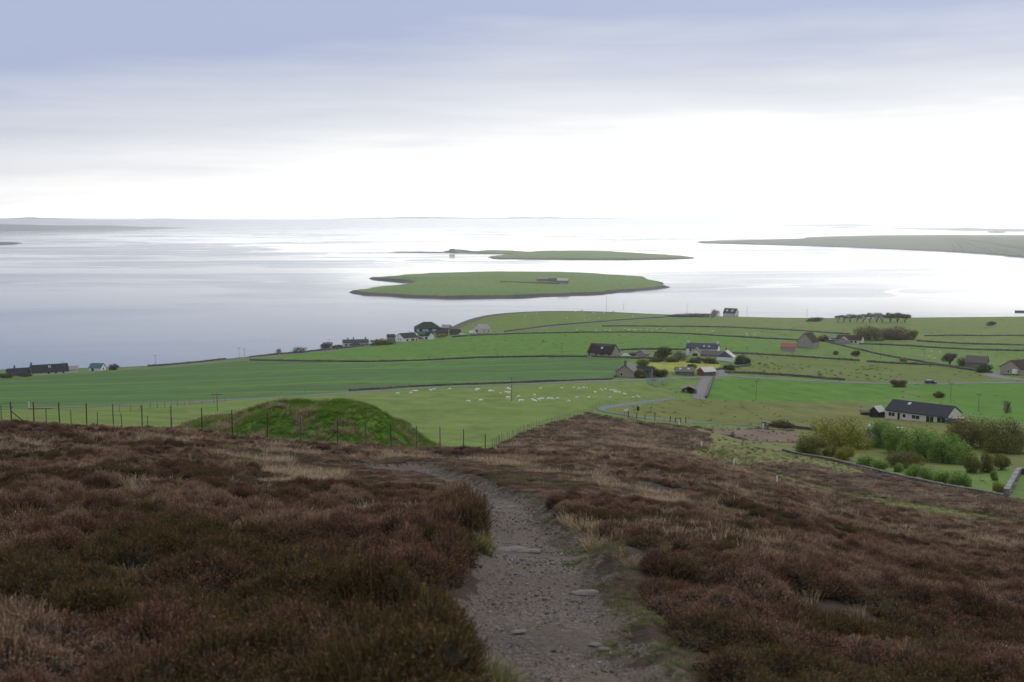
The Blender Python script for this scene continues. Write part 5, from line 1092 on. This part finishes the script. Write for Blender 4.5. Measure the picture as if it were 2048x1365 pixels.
for a in [
 ('willow_bush', 'big yellow-green willow bush at the left end of the garden', 1692, 897, 116, 58, 'leaf_willow', 'bush', 1, .08, 14),
 ('willow_bush', 'olive bush at the left corner of the garden wall', 1628, 909, 64, 36, 'leaf_olive', 'bush', 1, .05, 9),
 ('willow_bush', 'small yellowish bush in front of the big willow, over the garden wall', 1692, 921, 42, 28, 'leaf_willow', 'bush', 1, .05, 8),
 ('willow_bush', 'brownish bush between the olive corner bush and the small yellowish one', 1664, 914, 32, 24, 'leaf_olive', 'bush', 1, .05, 7),
 ('green_willow', 'bright green willow at the upper left end of the hedge row', 1768, 897, 40, 44, 'leaf_green', 'bush', 1.1, .05, 9, .85, G1),
 ('green_willow', 'bright green willow, second along the hedge row', 1799, 908, 42, 44, 'leaf_green', 'bush', 1.1, .05, 9, .85, G1),
 ('green_willow', 'bright green willow, third along the hedge row', 1828, 917, 42, 48, 'leaf_green', 'bush', 1.1, .05, 9, .85, G1),
 ('green_willow', 'bright green willow, fourth along the hedge row', 1858, 922, 44, 48, 'leaf_green', 'bush', 1.1, .05, 9, .85, G1),
 ('green_willow', 'bright green willow standing forward in the hedge row, fifth along', 1892, 927, 46, 46, 'leaf_green', 'bush', 1.1, .05, 9, .85, G1),
 ('green_willow', 'bright green willow at the lower right end of the hedge row', 1928, 930, 44, 36, 'leaf_green', 'bush', 1.1, .05, 9, .85, G1),
 ('brown_tree', 'large brown-olive tree right of the bungalow', 1950, 898, 96, 66, 'leaf_olive', 'tree', 1, .05, 14),
 ('brown_tree', 'large bronze tree cut by the right edge beside the bungalow', 2022, 908, 92, 72, 'leaf_olive', 'tree', .95, .05, 14),
 ('olive_bush', 'slim olive bush below the large brown-olive tree', 1947, 947, 34, 38, 'leaf_olive', 'bush', .9, .08, 7),
 ('olive_bush', 'dark olive bush in the middle of three below the brown trees', 1977, 946, 30, 42, 'leaf_olive', 'bush', .9, .08, 7),
 ('olive_bush', 'olive bush nearest the far right wall corner', 2007, 941, 36, 34, 'leaf_olive', 'bush', .9, .08, 7),
 ('round_bush', 'rounded bronze-green bush in the middle of the garden grass', 1817, 938, 72, 33, 'leaf_olive', 'bush', 1.1, .0, 9),
 ('young_bush', 'light green young bush behind the wall, leftmost of the low row', 1733, 937, 32, 24, 'leaf_green', 'bush', 1, .0, 6, .7, G2),
 ('young_bush', 'light green young bush, second of the low row behind the wall', 1763, 942, 28, 20, 'leaf_green', 'bush', 1, .0, 6, .7, G2),
 ('young_bush', 'small light green bush left of the gap in the low row', 1799, 945, 20, 16, 'leaf_green', 'bush', 1, .0, 5, .7, G2),
 ('young_bush', 'light green young bush just right of the gap in the low row', 1832, 954, 32, 22, 'leaf_green', 'bush', 1, .0, 6, .7, G2),
 ('young_bush', 'light green young bush, fifth of the low row behind the wall', 1859, 962, 30, 24, 'leaf_green', 'bush', 1, .0, 6, .7, G2),
 ('young_bush', 'light green young bush, sixth of the low row behind the wall', 1888, 968, 34, 24, 'leaf_green', 'bush', 1, .0, 6, .7, G2),
 ('young_bush', 'light green young bush at the right end of the low row', 1923, 974, 40, 28, 'leaf_green', 'bush', 1, .0, 6, .7, G2),
 ('young_bush', 'pale green sapling bush standing alone right of the low row', 1990, 962, 14, 18, 'leaf_green', 'bush', 1, .0, 4, .7, G2),
 ('yellow_bush', 'yellowish bush in the lower right corner of the garden', 2003, 989, 28, 24, 'leaf_willow', 'bush', 1, .0, 6),
 ('dark_bush', 'dark olive bush left of the yellow willow by the lane wall', 1567, 857, 42, 17, 'leaf_brown', 'bush', 1, .0, 7),
 ('round_tree', 'rounded dark green tree between the garage and the farmhouse', 1327, 718, 32, 24, 'leaf_dark', 'tree', 1.2, .05, 9, .85, None, 380),
 ('shrub', 'olive shrub behind the gable cottage', 1287, 735, 22, 15, 'leaf_olive', 'bush', 1, .0, 6, .85, G4, 330),
 ('bare_shrub', 'grey leafless shrubs left of the farmhouse porch', 1360, 721, 32, 19, 'leaf_grey', 'bush', .5, .0, 6, .7, G4, 380),
 ('hedge_shrub', 'dark hedge shrub below the rounded farm tree', 1312, 724, 36, 10, 'leaf_brown', 'bush', 1, .0, 6, .5, G4, 360),
 ('hedge_shrub', 'olive hedge shrub right of the one below the farm tree', 1344, 725, 30, 11, 'leaf_olive', 'bush', 1, .0, 6, .5, G4, 360),
 ('purple_hedge', 'purplish hedge in front of the farmhouse porch', 1392, 727, 32, 12, 'leaf_purple', 'hedge', 1, .0, 6, .5, G4, 350),
 ('purple_hedge', 'purplish hedge stretch ending at the white barn', 1421, 728, 28, 12, 'leaf_purple', 'hedge', 1, .0, 6, .5, G4, 350),
 ('dark_bush', 'dark green trees right of the white barn', 1488, 731, 34, 20, 'leaf_dark', 'tree', 1, .05, 8, .8, G4, 350),
 ('shrub', 'green shrub at the right side of the gable cottage', 1281, 757, 24, 19, 'leaf_olive', 'bush', 1.1, .0, 7, .8, G4, 290),
 ('brown_shrub', 'dark brown shrub right of the gable cottage', 1303, 755, 30, 22, 'leaf_brown', 'bush', 1.1, .0, 8, .8, G4, 290),
 ('brown_shrub', 'brown shrub between the cottage and the low byre', 1324, 755, 26, 17, 'leaf_brown', 'bush', 1.1, .0, 7, .8, G4, 290),
 ('shrub', 'dark green shrub behind the low byre', 1383, 742, 22, 14, 'leaf_dark', 'bush', 1, .0, 6, .8, G4, 320),
 ('shrub', 'dark green shrub on the lawn edge right of the red-door barn', 1460, 741, 22, 11, 'leaf_dark', 'bush', 1, .0, 6, .8, G4, 320),
 ('small_bush', 'small round dark bush below the tall grey house', 1672, 710, 11, 8, 'leaf_brown', 'bush', 1, .0, 4, .8, None, 400),
 ('brown_bush', 'brown bush on the diagonal wall below the pale bungalow', 1713, 713, 18, 12, 'leaf_brown', 'bush', 1, .0, 5, .8, None, 400),
 ('brown_bush', 'brownish bush between the tall grey house and the pale bungalow', 1649, 684, 22, 14, 'leaf_brown', 'bush', 1, .0, 6, .8, None, 480),
 ('dense_tree', 'broad olive tree clump right of the pale bungalow', 1741, 682, 54, 30, 'leaf_olive', 'tree', 1.1, .05, 10, .7, None, 520),
 ('dense_tree', 'broad brownish tree clump, right of the olive clump', 1797, 680, 62, 27, 'leaf_brown', 'tree', 1.1, .05, 10, .7, None, 520),
 ('dense_tree', 'thin greenish tree at the right end of the tree clumps', 1826, 680, 22, 20, 'leaf_olive', 'tree', .8, .05, 5, .7, None, 520),
 ('dark_scrub', 'low dark scrub on the skyline left of the wind-bent trees', 1631, 644, 34, 9, 'leaf_dark', 'bush', 1, .0, 7, .5, None, 700),
 ('bare_tree', 'bare brown tree left of the derelict stone house', 1902, 732, 28, 26, 'leaf_purple', 'tree', .7, .15, 7, .8, None, 380),
 ('olive_tree', 'olive tree against the left wall of the derelict stone house', 1926, 736, 20, 22, 'leaf_olive', 'tree', .8, .1, 6, .8, None, 380),
 ('dark_bush', 'dark green bush in front of the derelict stone house', 1972, 746, 30, 18, 'leaf_dark', 'bush', 1.1, .0, 6, .8, None, 360),
 ('brown_bush', 'reddish brown bush below the lane, left of the car', 1800, 775, 34, 14, 'leaf_purple', 'bush', 1, .0, 6, .7, None, 330),
 ('brown_bush', 'brown bush in the ditch above the bungalow roof', 1880, 796, 22, 13, 'leaf_brown', 'bush', 1, .0, 6, .7, None, 300),
 ('bare_shrub', 'grey leafless sapling in the lush field above the bronze tree', 2016, 826, 18, 25, 'leaf_grey', 'bush', .35, .05, 5, .8, None, 280),
 ('yellow_bush', 'yellow-brown bush on the diagonal wall further down', 1809, 725, 17, 10, 'leaf_willow', 'bush', 1, .0, 5, .8, None, 400),
 ('shore_hedge', 'brown and green hedge left of the white bungalow on the coast', 764, 691, 52, 13, 'leaf_olive', 'hedge', 1, .0, 9, .4, None, 560),
 ('shore_hedge', 'dark low hedge left of the grey-roofed cottages', 674, 698, 24, 8, 'leaf_dark', 'hedge', 1, .0, 5, .4, None, 560),
 ('bare_shrub', 'leafless grey shrub, leftmost by the shore road', 557, 707, 12, 10, 'leaf_grey', 'bush', .4, .0, 4, .8, None, 520),
 ('bare_shrub', 'broad leafless grey shrub by the shore road', 597, 707, 30, 14, 'leaf_grey', 'bush', .4, .0, 6, .7, None, 520),
 ('brown_bush', 'brown bush by the shore road left of the cottages', 653, 698, 24, 14, 'leaf_purple', 'bush', .9, .0, 5, .8, None, 540),
 ('brown_bush', 'brown bush right of the boathouse', 226, 741, 20, 13, 'leaf_purple', 'bush', .9, .0, 5, .8, None, 470),
 ('dark_hedge', 'dark bushes at the left edge by the shore road', 8, 757, 34, 10, 'leaf_brown', 'hedge', 1, .0, 6, .5, None, 460),
 ('brown_bush', 'brown bush in front of the dark-roofed shore cottage', 48, 754, 30, 9, 'leaf_brown', 'bush', .8, .0, 5, .5, None, 460),
 ('garden_bush', 'green bush between the white bungalow and its garage', 841, 673, 13, 10, 'leaf_green', 'bush', 1, .0, 4, .8, None, 600),
 ('garden_bush', 'yellow-green bushes before the brown stone shed', 882, 675.5, 22, 8, 'leaf_willow', 'bush', 1, .0, 5, .6, None, 600),
 ('skyline_scrub', 'long low brown scrub on the skyline left of the dormered house', 1384, 635, 92, 8, 'leaf_purple', 'scrub', 1, .0, 12, .25, None, 700),
 ('bare_tree', 'bare tree beside the dormered skyline house', 1431, 632, 16, 13, 'leaf_purple', 'tree', .5, .1, 4, .8, None, 700),
 ('far_bush', 'round dark bush in the far right pasture', 1984, 652, 18, 9, 'leaf_dark', 'bush', 1, .0, 4, .8, None, 650),
]:
    plant(a[0], a[1], *a[2:7], cat=a[7], dens=a[8], stem=a[9], lobes=a[10], depth=a[11] if len(a) > 11 else .85, group=a[12] if len(a) > 12 else None, dmin=a[13] if len(a) > 13 else 130, twigs=a[6] in ('leaf_grey', 'leaf_purple'))
ords = ['leftmost', 'second', 'third', 'fourth', 'fifth', 'sixth', 'seventh', 'eighth']
for k, (px, w, hh) in enumerate(((1678, 14, 14), (1689, 14, 15), (1702, 16, 16), (1715, 14, 16), (1728, 16, 17), (1741, 16, 18), (1755, 17, 18), (1766, 14, 16))):
    plant('windswept_tree', ords[k] + ' of the row of thin flat-topped trees on the skyline', px, 645.5, w + 3, hh, 'leaf_grey', 'tree', .36, .45, 5, .9, G3, 740, True)
for k, (px, w, hh) in enumerate(((1783, 20, 18), (1797, 22, 20), (1812, 18, 17))):
    plant('windswept_tree', ('left', 'middle', 'right')[k] + ' tree of the denser clump ending the skyline row', px, 645.5, w + 2, hh, 'leaf_brown', 'tree', .9, .3, 6, .9, G3, 740, True)

# ------------------------------------------------------------------ animals
def skin_body(name, joints, edges, mat, sub=2):
    me = bpy.data.meshes.new(name + '_skin'); me.from_pydata([j[:3] for j in joints], edges, []); o = bpy.data.objects.new(name + '_skin', me); COL.objects.link(o)
    o.modifiers.new('s', 'SKIN')
    for i, sv in enumerate(me.skin_vertices[0].data): sv.radius = joints[i][3:5]; sv.use_root = i == 0
    md = o.modifiers.new('u', 'SUBSURF'); md.levels = md.render_levels = sub
    dg = bpy.context.evaluated_depsgraph_get(); out = bpy.data.meshes.new_from_object(o.evaluated_get(dg)); out.name = name
    bpy.data.objects.remove(o); out.materials.clear(); out.materials.append(MAT[mat]); out.polygons.foreach_set('use_smooth', np.ones(len(out.polygons), bool)); return out
def quadruped(name, s, head, mat):
    """x forward; rump, back, chest, neck, head and four jointed legs"""
    J = [(-.42, 0, .66, .24, .27), (0, 0, .68, .27, .30), (.36, 0, .68, .23, .27)] + head + \
        [(-.44, .13, .50, .11, .13), (-.36, .14, .36, .06, .07), (-.46, .14, .20, .035, .04), (-.44, .14, .0, .04, .04), (-.44, -.13, .50, .11, .13), (-.36, -.14, .36, .06, .07), (-.46, -.14, .20, .035, .04), (-.44, -.14, .0, .04, .04),
         (.36, .13, .46, .09, .10), (.37, .13, .26, .045, .05), (.36, .13, 0, .04, .04), (.36, -.13, .46, .09, .10), (.37, -.13, .26, .045, .05), (.36, -.13, 0, .04, .04), (-.62, 0, .70, .06, .07), (-.66, 0, .52, .03, .03)]
    k = 3 + len(head); E = [(0, 1), (1, 2), (2, 3)] + [(3 + i, 4 + i) for i in range(len(head) - 1)] + [(0, k), (k, k + 1), (k + 1, k + 2), (k + 2, k + 3), (0, k + 4), (k + 4, k + 5), (k + 5, k + 6), (k + 6, k + 7), (2, k + 8), (k + 8, k + 9), (k + 9, k + 10), (2, k + 11), (k + 11, k + 12), (k + 12, k + 13), (0, k + 14), (k + 14, k + 15)]
    return skin_body(name, [tuple(c * s for c in j) for j in J], E, mat)
GRAZE = [(.56, 0, .58, .13, .14), (.70, 0, .34, .085, .09), (.74, 0, .20, .075, .075), (.80, 0, .08, .05, .05)]
STAND = [(.56, 0, .82, .13, .14), (.64, 0, .98, .09, .09), (.76, 0, .98, .075, .075), (.88, 0, .92, .05, .05)]
SHEEP = [quadruped('sheep', 1.0, GRAZE, 'wool'), quadruped('sheep', 1.0, STAND, 'wool'), quadruped('sheep', .62, STAND, 'wool')]
COW = quadruped('cow', 1.75, GRAZE, 'black_hide')
def beast(me, name, label, px, py, cat, group, dmin=0, rz=None, s=1.0):
    s = s * .68; p = at(px, py, dmin); o = link(name, me); o.location = p; o.rotation_euler = (0, 0, rz if rz is not None else random.choice((0, math.pi)) + random.uniform(-.9, .9)); o.scale = (s, s, s); tag(o, label, cat, group)
flock = [(1000 + x * .2539, 560 + y * .2539) for x, y in ((60,866),(76,872),(50,897),(72,899),(5,901),(62,940),(145,932),(157,965),(175,965),(270,918),(255,957),(274,967),(318,867),(305,954),(333,950),(380,947),(408,949),(452,947),(487,864),(541,968),(580,861),(604,938),(620,867),(657,860),(685,859),(700,937),(750,898),(795,875),(828,871),(866,938),(872,880),(897,882),(920,883),(905,895),(940,897),(975,908),(988,912),(1047,936),(1080,929),(1097,937))] + \
        [(500 + x * .2539, 560 + y * .2539) for x, y in ((1163,907),(1267,902),(1293,888),(1310,888),(1425,882),(1448,874),(1570,870),(1778,880),(1790,872),(1800,874),(1885,887),(1910,887),(1972,900),(2030,866),(1720,970),(1818,961),(2035,940))]
ORD = 'first second third fourth fifth sixth seventh eighth ninth tenth eleventh twelfth thirteenth fourteenth fifteenth sixteenth seventeenth eighteenth nineteenth twentieth twenty-first twenty-second twenty-third twenty-fourth twenty-fifth twenty-sixth twenty-seventh'.split()
rows = {'upper': [], 'middle': [], 'lower': []}
for k, (px, py) in enumerate(flock): rows['upper' if py < 783.5 else 'middle' if py < 793 else 'lower'].append((px, py, k))
for rn, lst in rows.items():
    for j, (px, py, k) in enumerate(sorted(lst)):
        i = 2 if k in (4, 24, 32, 52) else (1 if k % 6 == 2 else 0)
        lb = ('white grazing sheep', 'white sheep with raised head', 'small white lamb')[i] + ', %s from left, %s row of the pasture flock' % (ORD[j], rn)
        beast(SHEEP[i], 'sheep' if i < 2 else 'lamb', lb, px, py, 'sheep' if i < 2 else 'lamb', 'flock of sheep below the farm lane', 150)
def far_flock(pts, where, group, dmin):
    for j, (px, py) in enumerate(sorted(pts)): beast(SHEEP[0], 'sheep', 'white sheep, %s from left %s' % (ORD[j], where), px, py, 'sheep', group, dmin, s=1.25)
far_flock([(1000 + x * .2539, 560 + y * .2539) for x, y in ((605,400),(758,398),(830,400),(865,400),(985,389),(1010,400),(1022,397),(1055,398),(1072,398),(1108,398),(1160,398),(1200,405),(1240,391),(1290,393),(1555,406),(1675,410),(1940,428),(1947,439),(2005,437))], 'in the strip field between two upper walls', 'sheep in the upper strip field', 500)
far_flock([(1000 + x * .2539, 560 + y * .2539) for x, y in ((200,287),(290,270),(530,305),(595,252),(660,287),(705,314),(672,320),(735,264),(780,307),(820,264),(1045,289))], 'on the headland beyond the coast road', 'sheep on the headland', 600)
far_flock([(1500 + x * .2676, 560 + y * .2676) for x, y in ((1285,572),(1357,542),(1418,543),(1345,580),(1380,592))], 'in the field left of the derelict stone house', 'sheep in the right hand field', 400)
beast(COW, 'cow', 'black cow, left of two on the headland', 1164, 622.5, 'cow', 'cattle on the headland', 700, .2); beast(COW, 'cow', 'black cow, right one on the headland', 1227, 625, 'cow', 'cattle on the headland', 700, 2.9); beast(COW, 'cow', 'black cow at the edge of the bay above the grey house', 976, 626.5, 'cow', None, 700, .4)

# ------------------------------------------------------------------ vehicles
def vehicle(name, label, px, py, rz, pm, van=False, dmin=200, cat='car'):
    p = at(px, py, dmin); o = empty(name, p, rz); tag(o, label, cat); Lc, Wc, Hc = (5.2, 2.0, 2.2) if van else (4.3, 1.8, 1.48)
    P = [(-.5, .22), (-.5, .55), (-.46, .62), (-.40, .96), (-.30, 1.0), (.10, 1.0), (.27, .64), (.46, .54), (.5, .42), (.5, .22)] if not van else [(-.5, .2), (-.5, .9), (-.47, 1.0), (.20, 1.0), (.32, .62), (.48, .50), (.5, .4), (.5, .2)]
    V = []; n = len(P)
    for s in (-1, 1):
        for x, z in P: V.append((x * Lc, s * Wc / 2 * (.84 if z > .7 else 1), z * Hc))
    mb = MB(); mb.add(V, [tuple(range(n - 1, -1, -1)), tuple(range(n, 2 * n))] + [(i, (i + 1) % n, n + (i + 1) % n, n + i) for i in range(n)]); body = mb.build('body', pm, o)
    mod = body.modifiers.new('b', 'BEVEL'); mod.width = .06; mod.segments = 2; mod.limit_method = 'ANGLE'
    for s in (-1, 1):
        g = MB(); y = s * Wc / 2 * .93
        q = [(-.36, .66), (-.33, .92), (.08, .92), (.20, .66)] if not van else [(.02, .62), (.02, .9), (.19, .9), (.28, .62)]
        g.add([(x * Lc, y - .02 * s, z * Hc) for x, z in q] + [(x * Lc, y * .955 + .05 * s, z * Hc) for x, z in q], [(0,1,2,3),(7,6,5,4),(0,4,5,1),(1,5,6,2),(2,6,7,3),(3,7,4,0)]); g.build('side_window', 'pane', o)
    for x0, z0, x1, z1 in ((.105, .98, .265, .66), (-.465, .64, -.405, .95)) if not van else ((.205, .97, .318, .64),):
        g = MB(); k = .02 if x0 > 0 else -.02; y = Wc * .36; g.slab([(x0 * Lc + k, -y, z0 * Hc), (x1 * Lc + k, -y * 1.1, z1 * Hc), (x1 * Lc + k, y * 1.1, z1 * Hc), (x0 * Lc + k, y, z0 * Hc)], .04); g.build('windscreen', 'pane', o)
    for x in (-.31, .31):
        for s in (-1, 1):
            w = MB(); w.tube((x * Lc, s * (Wc / 2 - .20), .31), (x * Lc, s * (Wc / 2 + .02), .31), .31, .31, 14); ty = w.build('wheel', 'rubber', o); r = MB(); r.tube((x * Lc, s * (Wc / 2 - .0), .31), (x * Lc, s * (Wc / 2 + .035), .31), .19, .17, 10); r.build('rim', 'galvanised', ty)
    for s in (-1, 1): l = MB(); l.box((.487 * Lc, s * Wc * .36, .50 * Hc), (.10, .30, .13)); l.build('headlight', 'rooflight', o)
vehicle('car', 'dark blue car driving on the lane above the lush field', 1861, 768, .05, 'paint_dark', dmin=350)
vehicle('parked_car', 'blue car parked at the right end of the long bungalow', 1909, 848, -.6, 'paint_blue', dmin=230)
vehicle('parked_car', 'orange car parked beside the blue one at the bungalow', 1923, 847, -.5, 'paint_orange', dmin=230)
vehicle('parked_car', 'white car between the brown-roofed house and black shed', 1253, 715.2, .1, 'paint_white', dmin=390)
vehicle('parked_car', 'dark red car between the white bungalow and its garage', 840, 679, .2, 'paint_red', dmin=620)
vehicle('parked_car', 'white car right of the stone sheds on the coast road', 924, 671, .2, 'paint_white', dmin=620)
vehicle('parked_van', 'white van left of the pale grey coast house', 946, 668.5, .1, 'paint_white', True, 620, 'van')
vehicle('parked_van', 'white van parked before the house at the right edge', 2037, 750, .4, 'paint_white', True, 380, 'van')
vehicle('parked_car', 'dark car in front of the turquoise-roofed outhouse', 1663, 684.5, .1, 'paint_dark', dmin=500)

# ------------------------------------------------------------------ poles, posts, signs, gates
def pole(label, px, top, base, dmin, arm=True):
    p = at(px, base, dmin); mpp = p.y / F; h = max((base - top) * mpp, 3.0); o = empty('utility_pole', p); tag(o, label, 'pole', 'utility poles'); r = max(.10, .30 * mpp)
    mb = MB(); mb.tube((0, 0, -.6), (0, 0, h), r, r * .7, 8); mb.build('pole', 'pole_timber', o)
    if arm:
        mb = MB(); mb.box((0, -r, h - .35), (1.7, .12, .14)); mb.build('crossarm', 'pole_timber', o)
        for x in (-.75, 0, .75): i = MB(); i.tube((x, -r, h - .28), (x, -r, h - .02), .06, .04, 6); i.build('insulator', 'galvanised', o)
for a in [('utility pole standing among the sheep in the pasture', 1023.5, 752, 803, 200), ('utility pole left of the grassy mound', 435, 786, 822, 130), ('utility pole on the shore road beside the low sea wall', 311, 710, 736, 450), ('dark utility pole in front of the long shore house', 129, 723, 752, 450),
          ('left of two close utility poles on the shore road', 478.5, 695, 719, 480), ('right of two close utility poles on the shore road', 489, 697, 718, 480), ('utility pole in the lush field right of the farm track', 1512, 760, 801, 260), ('utility pole left of the brown-roofed house', 1124, 686, 713, 420),
          ('utility pole in the field right of the farmhouse', 1494, 693, 708, 420), ('utility pole on the diagonal wall right of the tall grey house', 1761, 690, 718, 420), ('utility pole in the sloping field with few sheep', 1848, 698, 722, 420), ('utility pole behind the roof of the long bungalow', 1901, 765, 805, 280),
          ('utility pole right of the bungalow in the lush field', 1957, 786, 824, 260), ('tall thin pole on the headland shore', 1213, 588, 618.5, 800), ('short pole at the point of the headland', 1247, 607, 619, 800), ('pole on the skyline left of the low brown scrub', 1374, 609, 631, 750), ('pole on the skyline right of the dormered house', 1494, 612, 633, 700),
          ('pole on the skyline by the dark scrub', 1614, 619, 638, 700), ('pole beside the coast road left of the cottages', 659, 678, 699, 540), ('pole at the left corner of the white bungalow', 790, 671, 688, 600), ('pole before the middle of the white bungalow', 820, 662, 686, 600)]:
    pole(*a)
for k, (px, t_, b_) in enumerate(((1358.5, 844.5, 853), (1403, 884, 897), (1467.5, 919, 933), (1553.5, 965, 986))):
    p = at(px, b_, 90); mpp = p.y / F; h = (b_ - t_) * mpp + .2; mb = MB(); w = max(.10, 2.6 * mpp)
    mb.box((0, 0, h / 2 - .2), (w, w * .8, h)); mb.box((0, 0, h - .2 + .03), (w * .8, w * .6, .06)); o = mb.build('marker_post', 'white_paint'); o.location = p
    tag(o, ('white marker post nearest the lane at the heather tip', 'white marker post by the bend of the grass track', 'white marker post beside the rough grass', 'nearest and tallest white marker post in the heather')[k], 'post', 'white marker posts')
p = at(1252, 829, 180); o = empty('notice_board', p, -.1); tag(o, 'small pale notice board beside the lane', 'sign'); mb = MB(); mb.box((0, 0, .85), (.9, .05, .5)); mb.build('panel', 'white_paint', o)
for x in (-.35, .35): mb = MB(); mb.box((x, .045, .3), (.07, .04, 1.3)); mb.build('leg', 'old_timber', o)
p = at(1276, 826, 180); o = empty('dark_bin', p); tag(o, 'small dark bin on a post beside the lane', 'bin'); mb = MB(); mb.box((0, 0, .9), (.5, .45, .8)); mb.box((0, 0, 1.33), (.56, .5, .06)); mb.build('bin', 'black_timber', o); mb = MB(); mb.box((0, .1, .1), (.1, .1, 1.2)); mb.build('post', 'old_timber', o)
p = at(1527, 856, 180); o = empty('gate_pillar', p); tag(o, 'stone gate pillar with white face at the end of the lane wall', 'pillar')
mb = MB(); mb.box((0, 0, .35), (.8, .8, 1.8)); mb.box((0, 0, 1.3), (.95, .95, .14)); mb.box((.75, .1, .2), (.7, .7, 1.1)); mb.build('stone', 'drystone', o); mb = MB(); mb.box((-.2, -.43, .5), (.4, .05, 1.1)); mb.build('panel', 'white_paint', o)
def rails(label, pts, dmin, h, group=None):
    p = [Vector((x, y, hgt(x, y))) for x, y in dense(line(pts, dmin), 2.6)]; o = empty('metal_pen', p[0]); tag(o, label, 'pen', group); b0 = p[0]
    for q in p: mb = MB(); mb.tube(q - b0 - Vector((0, 0, .3)), q - b0 + Vector((0, 0, h)), .07, .07, 6); mb.build('post', 'galvanised', o)
    for k in range(6):
        mb = MB()
        for a, b in zip(p[:-1], p[1:]): z = Vector((0, 0, .2 + (h - .25) * k / 5)); mb.tube(a - b0 + z, b - b0 + z, .05, .05, 5)
        mb.build('rail', 'galvanised', o)
rails('left galvanised sheep pen rails beside the lane', [(1294,766),(1303,770),(1316,776)], 280, 1.5); rails('right galvanised sheep pen rails beside the lane', [(1296,764),(1312,765),(1333,772)], 280, 1.5)
p = at(82, 819, 130); o = empty('road_barrier', p, .05); tag(o, 'low orange barrier on the lane at the far left', 'barrier')
for k in range(4): mb = MB(); mb.box((-1.5 + k * 1.0, 0, .12), (.96, .25, .30)); mb.build('barrier_block', 'orange_plastic', o)
p = at(58, 816, 130); mb = MB(); mb.tube((0, 0, -.2), (0, 0, 1.0), .09, .08, 8); mb.tube((0, 0, 1.0), (0, 0, 1.12), .11, .09, 8); o = mb.build('road_post', 'white_paint'); o.location = p; tag(o, 'white road post at the left end of the orange barrier', 'post')

# pale stones on the path
simple('path_stone', (.19, .17, .155), (.11, .095, .085), 6.0, .85, .25, bump=.4)
for k, (px, py, w, lb) in enumerate(((998,1017,.22,'small pale stone on the far path, left of two'), (1021,1016,.36,'pale flat stone on the far path, right of two'), (1018,1104,.62,'long tan slab across the path by the heather corner'), (1058,1106,.42,'tan slab end right of the long slab'), (1172,1190,.34,'pale stone at the right side of the path'), (1190,1294,.11,'small white stone on the near path, left of two'), (1209,1303,.11,'small white stone on the near path, right of two'), (1038,1268,.13,'flat whitish stone in the middle of the near path'), (918,1256,.10,'tiny white stone at the left path edge'))):
    p = at(px, py, 2); o = link('stone', rockmesh('stone', 40 + k, 'path_stone', .32, 2, .12)); o.location = p + Vector((0, 0, .02)); o.scale = (w, w * (.55 if w > .3 else .8), w * .5); o.rotation_euler = (0, 0, random.uniform(-.3, .3)); tag(o, lb, 'stone', 'pale stones on the path')
#@@OBJECTS
